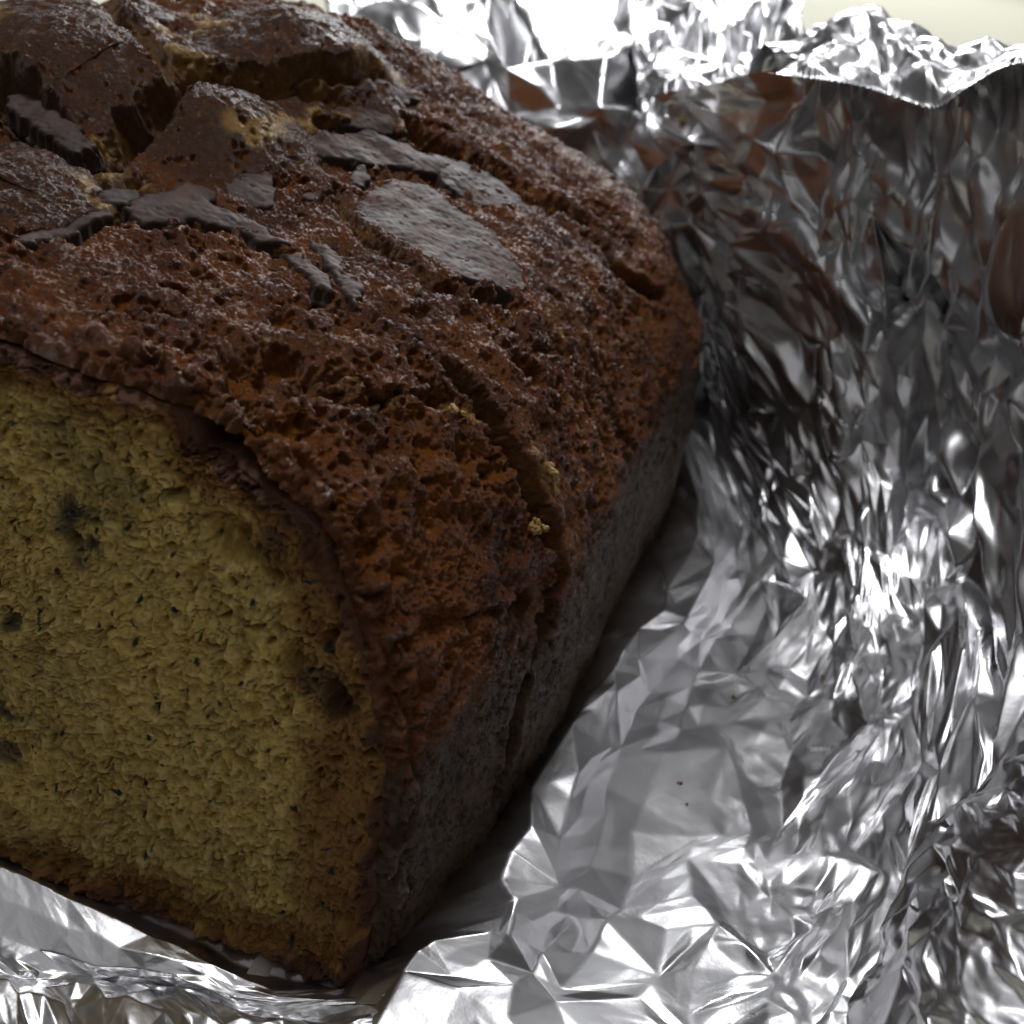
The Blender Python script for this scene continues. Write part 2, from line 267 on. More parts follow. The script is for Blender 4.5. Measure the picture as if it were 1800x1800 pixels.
GOLD_LINES=[(0.0033,[[-0.0834,0.0675,0.1027],[-0.0836,0.0732,0.1036],[-0.0818,0.081,0.1038],[-0.0806,0.0744,0.1025],[-0.0809,0.0683,0.1019]]),(0.0024,[[-0.0893,0.043,0.1],[-0.0903,0.046,0.1009],[-0.0861,0.0451,0.0998],[-0.083,0.0467,0.0994]]),(0.0024,[[-0.0971,0.0478,0.1025],[-0.0966,0.051,0.1032],[-0.0971,0.0548,0.1043]]),(0.0021,[[-0.0888,0.0382,0.099],[-0.0846,0.0356,0.0979],[-0.0804,0.0364,0.0974]]),(0.0024,[[-0.1199,0.0903,0.1143],[-0.1129,0.0875,0.1134],[-0.1124,0.091,0.1139]]),(0.0027,[[-0.1073,0.0798,0.1121],[-0.1033,0.0794,0.1118],[-0.1023,0.0822,0.1121]]),(0.0021,[[-0.1275,0.1056,0.1166],[-0.1144,0.0961,0.1148],[-0.1094,0.097,0.1146]]),(0.00195,[[-0.1014,0.1095,0.1159],[-0.1024,0.119,0.1168]]),(0.0024,[[-0.0894,0.112,0.1106],[-0.0895,0.1183,0.1108],[-0.0869,0.1287,0.1086]]),(0.00195,[[-0.0819,0.0977,0.1048],[-0.0788,0.1038,0.1033],[-0.0759,0.1124,0.1018]]),(0.0027,[[-0.1476,0.0721,0.1101],[-0.1355,0.0639,0.1093],[-0.132,0.0642,0.1094]]),(0.0018,[[-0.0837,0.0943,0.1057],[-0.0836,0.0903,0.1053],[-0.0815,0.086,0.104]]),(0.00165,[[-0.0072,0.0544,0.0702],[-0.0066,0.0565,0.0689],[-0.0055,0.0577,0.0666]]),(0.0015,[[-0.0099,0.0538,0.0745],[-0.0065,0.0522,0.0689],[-0.0043,0.0505,0.0649]]),(0.0015,[[-0.0187,0.0413,0.0834],[-0.0162,0.0442,0.0815]]),(0.00165,[[-0.0237,0.0856,0.0829],[-0.0196,0.0847,0.0797]])]
CRUMBS=[([-0.0499,0.0816,0.0936],0.0011),([-0.0499,0.1009,0.0928],0.0013),([-0.0549,0.0829,0.0946],0.0009),([-0.0183,0.0417,0.0831],0.0015),([-0.017,0.0423,0.0822],0.001),([-0.004,0.0477,0.064],0.0022),([-0.0066,0.0565,0.0689],0.0026),([-0.02,0.1347,0.0691],0.0008),([-0.0674,0.131,0.0969],0.001),([-0.0253,0.0852,0.0841],0.0012)]
HOLES=[(-0.0534, 0.0659, 0.0024, 0.004), (-0.0316, 0.0735, 0.0026, 0.003), (-0.0287, 0.0731, 0.0018, 0.002), (-0.0118, 0.0531, 0.002, 0.003), (-0.014, 0.0627, 0.0016, 0.003), (-0.0649, 0.0866, 0.002, 0.002), (-0.0644, 0.0728, 0.0016, 0.002), (-0.0356, 0.0656, 0.0016, 0.002), (-0.0201, 0.0578, 0.0018, 0.003)]
STAINS=[(-0.0548, 0.069, 0.006, 0.95), (-0.0529, 0.0655, 0.0045, 0.95), (-0.0643, 0.0237, 0.003, 0.8), (-0.0658, 0.0315, 0.002, 0.8), (-0.0156, 0.0556, 0.003, 0.5), (-0.0419, 0.0235, 0.0014, 0.5), (-0.0247, 0.0743, 0.0022, 0.5), (-0.0276, 0.0167, 0.0018, 0.5), (-0.0125, 0.0519, 0.0034, 0.6), (-0.0582, 0.0806, 0.006, 0.35), (-0.0493, 0.0755, 0.008, 0.35), (-0.0558, 0.0542, 0.001, 0.9), (-0.0634, 0.0477, 0.0012, 0.8)]
# ---- loaf base surface -------------------------------------------------
PROF=np.array([(-.004,.0000),(-.0012,.0008),(.0002,.004),(.0004,.012),(.0002,.030),(-.0008,.040),(-.0020,.0480),(-.0042,.0560),(-.0072,.0635),(-.0112,.0710),
 (-.0168,.0793),(-.026,.0866),(-.038,.0918),(-.052,.0940),(-.068,.0950),(-.086,.0955),(-.104,.0955),(-.122,.0950),(-.140,.0940),(-.158,.0915),(-.175,.0870),(-.189,.0795),(-.199,.0690),(-.204,.058),
 (-.205,.045),(-.206,.020),(-.206,.004),(-.204,.0008),(-.201,.0)])
SKEW,LEAN=.1913,.1509
def catmull(P,n,w=None):
    P=np.asarray(P,float); m=len(P)-1
    t=np.linspace(0,m,n) if w is None else w
    i=np.clip(t.astype(int),0,m-1); f=(t-i)[:,None]
    a=P[np.clip(i-1,0,m)];b=P[i];c=P[i+1];d=P[np.clip(i+2,0,m)]
    return b+.5*f*(c-a+f*(2*a-5*b+4*c-d+f*(3*(b-c)+d-a)))
_d=catmull(PROF,4000)
_s=np.r_[0,np.cumsum(np.linalg.norm(np.diff(_d,axis=0),axis=1))]
PLEN=_s[-1]
def profile(u):   # u = arc length along the section, metres
    return np.stack([np.interp(u,_s,_d[:,0]),np.interp(u,_s,_d[:,1])],-1)
LLEN=.233
def loaf_surface(u,y):
    """u: arc length along the cross section, y: distance from the cut face (grids of the same shape) -> points"""
    p=profile(u); x,z=p[...,0],p[...,1]
    R0=.0004+.0024*np.clip(z/.014,0,1)          # the broken edge of the crust is rounded
    e=1e-4; t=(profile(u+e)-profile(u-e)); t/=np.linalg.norm(t,axis=-1,keepdims=True)+1e-12
    q=np.clip(R0-y,0,R0); ins=R0-np.sqrt(np.maximum(R0*R0-q*q,0))
    x=x-ins*t[...,1]; z=z+ins*t[...,0]          # inward normal of the section
    dome=np.clip((z-.056)/.038,0,1)
    cx=-.103
    # the loaf rises towards its middle and rounds off at the far end
    rise=np.interp(y,[0,.03,.08,.115,.14,.165,.20],[0,.002,.0165,.022,.021,.013,.004])
    hump=np.exp(-((x+.107)/np.where(x>-.107,.031,.095))**2)
    z=z+rise*dome**1.3*hump
    z=z+.006*dome*np.clip((-x-.11)/.05,0,1)*np.clip(y/.06,0,1)
    sh=np.interp(y,[.05,.15,.25],[0,.0065,.012])*dome**.6*np.exp(-((x+.015)/.045)**2)
    x=x-sh; z=z-sh*.5
    k=np.clip((y-.145)/(LLEN-.145),0,1); s=(1-k**2.6)**(1/2.2)
    s=np.maximum(s,.02)
    x=cx+(x-cx)*(.25+.75*s)
    zb=np.minimum(z,.05); z=zb*(.55+.45*s)+(z-zb)*s
    xo=np.interp(y,[0,.03,.05,.075,.10,.14,.18,.22,.26],[0,.0032,.0040,.0010,-.003,-.0075,-.0105,-.014,-.02])
    xo=xo*np.clip((x+.1)/.1,0,1)
    fr=np.clip(1-y/.12,0,1)
    return np.stack([x+xo,y+fr*(SKEW*p[...,0]+LEAN*z),z],-1)


loaf = bpy.data.objects.new('banana_loaf', None); col.objects.link(loaf)
loaf['label'] = 'dark crusted loaf cake cut open at one end, chocolate pieces on its cracked top'
loaf['category'] = 'loaf cake'

def crust_fields(P):
    """relief of the crust along its normal, and the masks its material uses; P: points of the smooth loaf (n, 3)"""
    p = P.astype(f4); x, y, z = p[:, 0], p[:, 1], p[:, 2]
    wob = vnoise(p, 0.012, 70) * f4(0.0035)
    wob = wob + vnoise(p, 0.030, 71) * f4(0.0045)
    side = 1 - sstep(0.0410, 0.0540, z + wob)
    # crevices
    nz = vnoise(p, 0.0085, 1) * f4(0.0011) + vnoise(p, 0.0030, 2) * f4(0.0011) + vnoise(p, 0.0012, 3) * f4(0.00055)
    vary = 0.78 + 0.4 * sstep(-0.5, 0.5, vnoise(p, 0.0070, 4))
    h = np.zeros(len(p), f4); crev = np.zeros(len(p), f4); near = np.zeros(len(p), f4)
    for w, d, line, tone in CREV:
        L = np.array(line, f4); lo = L.min(0) - 3 * w - .002; hi = L.max(0) + 3 * w + .002
        m = np.where(((p > lo) & (p < hi)).all(1))[0]
        if not len(m): continue
        dist = np.maximum(line_dist(p[m], L) + nz[m] * min(1.0, w / 0.002), 0)
        t = np.clip(1 - dist / w, 0, 1); prof = np.sqrt(t * t * (3 - 2 * t)) * (0.35 + 0.65 * t)
        h[m] = np.minimum(h[m], -d * prof * vary[m])
        h[m] += f4(0.10 * d) * np.exp(-((dist - 1.35 * w) / (0.55 * w)) ** 2)
        crev[m] = np.maximum(crev[m], tone * sstep(0.02, 0.35, t))
        near[m] = np.maximum(near[m], np.exp(-(dist / (2.2 * w)) ** 2))
    gold = np.zeros(len(p), f4)
    for w, line in GOLD_LINES:
        L = np.array(line, f4); m = np.where(((p > L.min(0) - 2 * w) & (p < L.max(0) + 2 * w)).all(1))[0]
        gold[m] = np.maximum(gold[m], 1 - sstep(0.35 * w, w, line_dist(p[m], L) + nz[m] * 0.9))
    gold *= sstep(-0.8, -0.1, vnoise(p, 0.0035, 72))
    pits = np.zeros(len(p), f4); hp = np.zeros(len(p), f4)
    for c, r, d in PITS:
        c = np.array(c, f4); m = np.where((np.abs(p - c) < 2 * r).all(1))[0]
        q = (p[m] - c); dist = np.sqrt((q * q).sum(1)) + nz[m] * 1.1
        t = np.clip(1.25 - dist / r, 0, 1); t = t * t * (3 - 2 * t)
        hp[m] = np.minimum(hp[m], -d * t); pits[m] = np.maximum(pits[m], t)
    yc = y - (SKEW * x + LEAN * z) * np.clip(1 - y / 0.12, 0, 1); firm = 0.5 + 0.5 * sstep(0.001, 0.010, yc)     # the cut edge holds together
    hp *= firm; h = np.where(h < 0, h * firm, h)
    hm = np.zeros(len(p), f4); plate = np.zeros(len(p), f4)
    for c, r, d in MOUNDS:
        q = p - np.array(c, f4); dist = np.sqrt((q * q).sum(1)); t = np.clip(1 - (dist / (1.35 * r)) ** 2, 0, 1)
        hm += d * t * t
        if d > .0012: plate = np.maximum(plate, sstep(0.1, 0.6, t))
    plate *= (1 - side)
    crag = (1 - side) * (1 - 0.75 * plate)
    # broad unevenness
    h += hp + hm + fbm(p, 0.022, 2, 10) * f4(0.0010) * (1 - 0.6 * side)
    # open bubbles of the risen crust
    pw = p + np.stack([vnoise(p, 0.004, 31), vnoise(p, 0.004, 32), vnoise(p, 0.004, 33)], 1) * f4(0.0026)
    F, rid = worley(pw, 0.0050, 20)
    a = np.clip(1 - F / 0.58, 0, 1); b1 = a * a * (3 - 2 * a) * (rid > 0.30) * (0.4 + rid)
    dens = 0.12 + 0.88 * sstep(-0.35, 0.45, vnoise(p, 0.014, 40))
    h -= crag * dens * b1 * f4(0.0023) * firm
    ps = (p * np.array([0.5, 1.0, 0.8], f4)); rg = 1 - np.abs(vnoise(ps + vnoise(p, 0.006, 74)[:, None] * f4(0.0012), 0.0052, 73)) * 2.2
    h += crag * np.clip(rg, -1, 1) * f4(0.00060) * (0.3 + 0.7 * sstep(-0.4, 0.4, vnoise(p, 0.02, 75)))
    h += crag * fbm(p, 0.0040, 2, 60) * f4(0.00075)
    h += side * fbm(p, 0.007, 3, 66) * f4(0.00070)
    pit = np.maximum(pits * 0.8, crag * b1 * dens)
    return h, dict(crev=crev, pit=pit, side=side, plate=plate, gold=gold, dens=dens), crag
def fine_fields(P, at, crag):
    """grain of the crust, laid over the broad relief along its new normal"""
    p = P.astype(f4); side = at['side']; plate = at['plate']
    pw = p + np.stack([vnoise(p, 0.0022, 34), vnoise(p, 0.0022, 35), vnoise(p, 0.0022, 36)], 1) * f4(0.0014)
    F, rid = worley(pw, 0.0022, 21)
    a = np.clip(1 - F / 0.60, 0, 1); b2 = a * a * (3 - 2 * a) * (rid > 0.15) * (0.5 + rid)
    F, rid2 = worley(pw, 0.00068, 22)
    lump = np.sqrt(np.clip(1 - F * F, 0, 1)); b3 = np.clip(1 - F / 0.5, 0, 1) * (rid2 > 0.5)
    dn = at.pop('dens')
    h = -crag * b2 * f4(0.00150) * (0.25 + 0.75 * dn)
    h -= plate * (b2 * f4(0.00060) * (rid > 0.55) + b3 * f4(0.0002))
    h += (0.12 + 0.88 * crag) * (1 - 0.6 * side) * (lump - 0.6) * f4(0.00044)
    h += vnoise(p, 0.00050, 65) * f4(0.00034) * (0.18 + 0.82 * crag)
    h -= side * (b3 * f4(0.00060) + b2 * f4(0.00060))
    at['pit'] = np.clip(np.maximum(at['pit'], crag * 0.8 * b2 * (0.25 + 0.75 * dn)) + plate * 0.7 * b2 * (rid > 0.55), 0, 1) * (1 - side)
    return h

def ragged(E):
    E = E.astype(f4)
    return (vnoise(E, 0.014, 85) * 0.0020 + vnoise(E, 0.0055, 86) * 0.0013) * sstep(-0.17, -0.14, E[:, 0])
def build_crust():
    # sections: dense where they face the open side, coarser on the far flank
    u = np.concatenate([np.linspace(0, 0.006, 10)[:-1], np.linspace(0.006, 0.200, 950)[:-1], np.linspace(0.200, PLEN, 60)])
    y = np.concatenate([np.linspace(0, 0.006, 32)[:-1], np.linspace(0.006, 0.09, 480)[:-1], np.linspace(0.09, 0.165, 230)[:-1], np.linspace(0.165, LLEN, 62)])
    U, Y = np.meshgrid(u, y)
    rag = ragged(loaf_surface(u, np.zeros_like(u)))
    P = loaf_surface(U, Y); N = grid_normals(P)
    P[..., 1] += rag[None] * (1 - sstep(0.001, 0.008, Y))
    h, at, crag = crust_fields(P.reshape(-1, 3))
    fade = sstep(0.0, 0.0016, Y.ravel()) * 0.3 + 0.7
    bottom = sstep(0.0, 0.006, P[..., 2].ravel())
    V = P.reshape(-1, 3) + N.reshape(-1, 3) * (h * fade * bottom)[:, None]
    N1 = grid_normals(V.reshape(P.shape)); N1 = 0.75 * N1 + 0.25 * N
    h2 = fine_fields(V, at, crag)
    h2 = h2 + (1 - sstep(0.002, 0.007, Y.ravel())) * (np.abs(vnoise(V.astype(f4), 0.0034, 88)) * 1.6 - 0.7 + 0.8 * np.abs(vnoise(V.astype(f4), 0.0015, 89))) * f4(0.0017)
    V = V + N1.reshape(-1, 3) * (h2 * fade * bottom)[:, None]
    at['rim'] = (1 - sstep(0.0015, 0.0052, Y.ravel() + vnoise(P.reshape(-1, 3).astype(f4), 0.004, 80) * 0.0014)) * (1 - 0.5 * at['side'])
    me = mesh_from('crust', V, grid_quads(len(y), len(u), True), CRUST, at)
    obj('crust', me, loaf)
    return V.reshape(len(y), len(u), 3)
CV = build_crust()

def build_cut_face():
    """crumb exposed by the cut, filling the section just behind the rounded edge of the crust"""
    nr = 260
    u = np.concatenate([np.linspace(0.0, 0.18, 640)[:-1], np.linspace(0.18, PLEN, 60)])
    r = np.r_[np.linspace(0.0, 1.0, nr - 3) ** 0.9, 1.004, 1.008, 1.012]     # the last rings tuck in under the lip of the crust
    edge = loaf_surface(u, np.zeros_like(u))
    base = edge[-1] + np.r_[np.linspace(0, 0.5, 20)[1:], np.linspace(0.5, 1.0, 330)[1:]][:, None] * (edge[0] - edge[-1]); edge = np.concatenate([edge, base])
    hs = np.min([crust_fields(loaf_surface(u, np.full_like(u, yy)))[0] for yy in (0.0, 0.003, 0.006)], 0)
    ker = np.hanning(31); hs = np.convolve(np.pad(np.minimum(hs, 0.0), 15, 'edge'), ker / ker.sum(), 'valid')
    hs = np.concatenate([hs, np.zeros(len(base))])
    tn = np.gradient(edge, axis=0); nrm = np.stack([-tn[:, 2], 0 * tn[:, 0], tn[:, 0]], 1); nrm /= np.linalg.norm(nrm, axis=1, keepdims=True) + 1e-12
    nrm *= np.sign(((edge - np.array([-0.075, 0, 0.044])) * nrm).sum(1, keepdims=True))
    u = np.arange(len(edge))
    c = np.array([-0.075, 0, 0.044]); c[1] = SKEW * c[0] + LEAN * c[2]
    P = c + r[:, None, None] * (edge - c)[None]
    P[..., 1] += (np.clip(r - 1, 0, 1) * 0.5)[:, None]
    p = P.reshape(-1, 3).astype(f4)
    dd = np.full(len(p), 1e9, f4)
    for e in edge[::5].astype(f4):
        dd = np.minimum(dd, (p[:, 0] - e[0]) ** 2 + (p[:, 2] - e[2]) ** 2)
    dmin = np.sqrt(dd)
    dmin = np.minimum(dmin, 0.05)
    V0 = p.astype(float); V0[:, 1] += np.tile(ragged(edge), nr) * (1 - sstep(0.0, 0.007, dmin)) * sstep(0.0, 0.02, p[:, 2])
    V0 += np.tile(nrm * hs[:, None], (nr, 1)) * (1 - sstep(0.0, 0.009, dmin))[:, None]
    V0[:, 1] -= (0.0004 + 0.0022 * np.clip(vnoise(p, 0.0045, 118) + 0.6 * vnoise(p, 0.0018, 119), -0.2, 1)) * (1 - sstep(0.001, 0.006, dmin)) * sstep(1.0, 0.975, np.repeat(r, len(u)))
    wob = vnoise(p, 0.006, 90) * f4(0.0016) + vnoise(p, 0.0022, 91) * f4(0.0010)
    pw = p + np.stack([vnoise(p, 0.003, 92), vnoise(p, 0.003, 93), vnoise(p, 0.003, 94)], 1) * f4(0.0010)
    h = fbm(p, 0.016, 3, 95) * f4(0.0010)
    pv = p + np.stack([vnoise(p, 0.0018, 103), vnoise(p, 0.0018, 104), vnoise(p, 0.0018, 105)], 1) * f4(0.0014)
    bil = lambda c, k: np.abs(vnoise(pv, c, k)) * 2 - 0.45
    h = h * 0.7 + bil(0.0042, 111) * f4(0.00030) + bil(0.0023, 112) * f4(0.00045) + bil(0.0012, 113) * f4(0.00070) + bil(0.00062, 114) * f4(0.00060)
    h = np.where(h > 0, h * 0.6, h * 1.1)                          # the knife levelled the high spots
    tone = np.clip(0.45 * bil(0.0012, 113) + 0.35 * bil(0.00062, 114) + 0.30 * vnoise(p, 0.0016, 115), 0, 1)  # crumb tone; lighter raised grains, darker pores: relief shading put into the colour
    F, rid = worley(pv, 0.0021, 97)
    a = np.clip(1 - F / 0.42, 0, 1) * (rid > 0.45); tiny = a * a * (3 - 2 * a); h -= tiny * f4(0.0021)
    F, rid = worley(pv, 0.00095, 98); h += (np.sqrt(np.clip(1 - F * F, 0, 1)) - 0.6) * f4(0.00055) * (0.4 + rid)
    pw2 = p + np.stack([vnoise(p, 0.004, 107), vnoise(p, 0.004, 108), vnoise(p, 0.004, 109)], 1) * f4(0.0026)
    F, rid = worley(pw2, 0.0050, 99)
    a = np.clip(1 - F / 0.30, 0, 1) * (rid > 0.45); hole = a * a * (3 - 2 * a)
    F2, rid2 = worley(pw2 * np.array([1, 1, 1.5], f4), 0.0100, 100)
    a = np.clip(1 - F2 / 0.22, 0, 1) * (rid2 > 0.4); hole2 = a * a * (3 - 2 * a)
    h -= hole * f4(0.0016) + hole2 * f4(0.0022)
    for cx, cz, rr, dd_ in HOLES:
        q = np.sqrt((p[:, 0] - cx) ** 2 + ((p[:, 2] - cz) * 0.8) ** 2) + wob * 0.8
        a = np.clip(1.2 - q / rr, 0, 1); a = a * a * (3 - 2 * a); h -= a * dd_
    F3, rid3 = worley(pw2 * np.array([1.5, 1, 0.9], f4), 0.0034, 101)
    speck = sstep(0.27, 0.17, F3) * (rid3 > 0.68)
    F4, rid4 = worley(p, 0.0017, 102)
    speck = np.maximum(speck, 0.9 * sstep(0.24, 0.14, F4) * (rid4 > 0.82))
    for cx, cz, rr, s in STAINS:
        q = np.sqrt((p[:, 0] - cx) ** 2 + (p[:, 2] - cz) ** 2) + wob * 1.2
        speck = np.maximum(speck, s * sstep(rr, rr * 0.35, q))
    d2 = dmin + wob
    side = sstep(-0.03, 0.0, p[:, 0])
    rim = 1 - sstep(0.0004, 0.0026, d2 + wob * 0.7 - 0.0012 * side)
    brown = np.clip(1 - sstep(0.003, 0.011 + 0.021 * side, d2 + 2.2 * wob), 0, 1)
    n = np.array([SKEW, -1, LEAN]); n /= np.linalg.norm(n)
    fade = sstep(1.0, 0.975, np.repeat(r, len(u)))
    V = V0 + n * (h * (0.3 + 0.7 * fade))[:, None]
    at = dict(tone=tone * (1 - hole) * (1 - tiny), brown=brown, rim=rim, speck=np.clip(speck * (1 - 0.6 * rim), 0, 1))
    me = mesh_from('cut_face', V, grid_quads(nr, len(u), False), CRUMB_M, at)
    obj('cut_face', me, loaf)
build_cut_face()

def build_base():
    e = loaf_surface(np.array([0.0012, PLEN - 0.0012])[None].repeat(60, 0), np.linspace(0.001, LLEN * 0.985, 60)[:, None].repeat(2, 1))
    t = np.linspace(0, 1, 24)[None, :, None]
    P = e[:, :1] * (1 - t) + e[:, 1:] * t
    at = {k: np.zeros(P.shape[0] * P.shape[1]) for k in ('crev', 'pit', 'plate', 'rim', 'gold')}; at['side'] = np.ones(P.shape[0] * P.shape[1])
    obj('base', mesh_grid('base', P, CRUST, at, flip=True), loaf)
build_base()

# base of the loaf, pale underside resting on the foil
def surface_lookup():
    flat = CV[::2, ::2].reshape(-1, 3)
    return flat
CFLAT = surface_lookup()

def build_chip(outline, height, seed):
    B = np.array(outline, float)
    c = B.mean(0)
    # mean normal of the outline, turned upwards
    _, _, vt = np.linalg.svd(B - c); n = vt[2]
    if n[2] < 0: n = -n
    up = np.array([0.15, -0.1, 1.0]); n = n + 0.6 * up / np.linalg.norm(up); n /= np.linalg.norm(n)
    a = np.cross(n, [0, 1, 0]); a /= np.linalg.norm(a); b = np.cross(n, a)
    Q = np.stack([(B - c) @ a, (B - c) @ b], 1); Hb = (B - c) @ n
    step = 0.00026
    x0, y0 = Q.min(0) - 0.0012; x1, y1 = Q.max(0) + 0.0012
    gx = np.arange(x0, x1, step); gy = np.arange(y0, y1, step)
    X, Y = np.meshgrid(gx, gy); pts = np.stack([X.ravel(), Y.ravel()], 1)
    P3 = np.concatenate([pts, np.full((len(pts), 1), seed * 0.37)], 1).astype(f4)
    jit = np.stack([vnoise(P3, 0.0032, seed), vnoise(P3, 0.0032, seed + 9)], 1) * 0.0007 + np.stack([vnoise(P3, 0.0012, seed + 3), vnoise(P3, 0.0012, seed + 4)], 1) * 0.00045 + np.stack([vnoise(P3, 0.0006, seed + 5), vnoise(P3, 0.0006, seed + 6)], 1) * 0.00022
    pj = pts + jit
    inside = np.zeros(len(pts), bool); dist = np.full(len(pts), 1e9)
    m = len(Q)
    for i in range(m):
        p, q = Q[i], Q[(i + 1) % m]
        cond = ((p[1] > pj[:, 1]) != (q[1] > pj[:, 1]))
        xx = (q[0] - p[0]) * (pj[:, 1] - p[1]) / (q[1] - p[1] + 1e-15) + p[0]
        inside ^= cond & (pj[:, 0] < xx)
        ab = q - p; t = np.clip(((pj - p) @ ab) / (ab @ ab), 0, 1); g = pj - p - t[:, None] * ab
        dist = np.minimum(dist, np.sqrt((g * g).sum(1)))
    sd = np.where(inside, dist, -dist)
    w = 1 / (((pts[:, None, :] - Q[None]) ** 2).sum(-1) + 1e-7); h0 = (w * Hb).sum(1) / w.sum(1)
    t = np.clip((sd + 0.0002) / 0.00055, 0, 1)
    prof = np.sqrt(1 - (1 - t) ** 2)
    top = 0.62 * height * (0.75 + 0.25 * np.clip(sd / 0.004, 0, 1)) + fbm(P3, 0.007, 4, seed + 20) * 0.00045 + vnoise(P3, 0.0008, seed + 30) * 0.00010
    F, rid = worley(P3, 0.0022, seed + 40); dent = np.clip(1 - F / 0.3, 0, 1) * (rid > 0.7); top = top - dent * 0.0004
    hh = h0 - 0.0014 + prof * (top + 0.0014)
    V = c + pts[:, :1] * a + pts[:, 1:] * b + hh[:, None] * n
    ny, nx = X.shape
    quads = grid_quads(ny, nx)
    keep = (sd > -0.0006)[quads].any(1); quads = quads[keep]
    used = np.unique(quads); remap = np.full(len(V), -1, np.int32); remap[used] = np.arange(len(used))
    Vu = V[used]
    # a closed underside, so that the piece has body
    Vb = (c + pts[:, :1] * a + pts[:, 1:] * b + (h0 - 0.0030)[:, None] * n)[used]
    tri = remap[quads]
    e = np.concatenate([tri[:, [0, 1]], tri[:, [1, 2]], tri[:, [2, 3]], tri[:, [3, 0]]]); es = np.sort(e, 1)
    _, inv, cnt = np.unique(es, axis=0, return_inverse=True, return_counts=True); be = e[cnt[inv.ravel()] == 1]
    k = len(used)
    skirt = np.stack([be[:, 1], be[:, 0], be[:, 0] + k, be[:, 1] + k], 1)
    Qd = np.concatenate([tri, skirt, tri[:, ::-1] + k])
    nn = np.cross(V[quads[0, 1]] - V[quads[0, 0]], V[quads[0, 2]] - V[quads[0, 0]])
    if nn @ n < 0: Qd = Qd[:, ::-1]
    fl = 1 - sstep(0.0004, 0.0014, sd[used])
    at = dict(flank=np.concatenate([fl, np.ones(k)]))
    return mesh_from('chocolate_piece', np.concatenate([Vu, Vb]), Qd, CHOC, at)
CHIP_LABEL = {'big': 'largest chocolate piece, long and smooth across the middle of the crust', 'grey': 'small upright chocolate chunk with pale grey face',
              'strip': 'thin wavy chocolate strip', 'crumbly': 'crumbly rough brown chocolate piece', 'flake': 'pale grey flake near the top edge'}
for k, (nm, hgt, outl) in enumerate(CHIPS):
    o = obj('chocolate_piece', build_chip(outl, hgt, 300 + 7 * k), loaf)
    if nm in CHIP_LABEL: o['label'] = CHIP_LABEL[nm]

def crumb_mesh(r, seed, mat, name):
    """a knobbly crumb: grown-together grains of several sizes"""
    import bmesh
    bm = bmesh.new(); bmesh.ops.create_icosphere(bm, subdivisions=3, radius=1.0)
    V0 = np.array([v.co for v in bm.verts]); F0 = np.array([[v.index for v in f.verts] for f in bm.faces]); bm.free()
    rg = np.random.default_rng(seed); Vs = []; Fs = []
    for k in range(11):
        p = (V0 + seed * 3.1 + k * 5.3).astype(f4)
        s = 1 + 0.40 * vnoise(p, 0.8, seed) + 0.22 * vnoise(p, 0.35, seed + 1)
        g = rg.uniform(0.22, 0.5) if k else 0.6
        c = rg.normal(0, 0.48, 3) * np.array([1, 1, 0.55]) if k else np.zeros(3)
        Vs.append((V0 * s[:, None] * g * rg.uniform(0.7, 1.2, 3) + c) * r); Fs.append(F0 + k * len(V0))
    return mesh_from(name, np.concatenate(Vs), np.concatenate(Fs), mat)
for k, (c, r) in enumerate(CRUMBS):
    o = obj('golden_crumb', crumb_mesh(0.72 * r, 500 + k, GOLD, 'golden_crumb'), loaf); o.location = np.array(c) - np.array([0, 0, 0.25 * r])

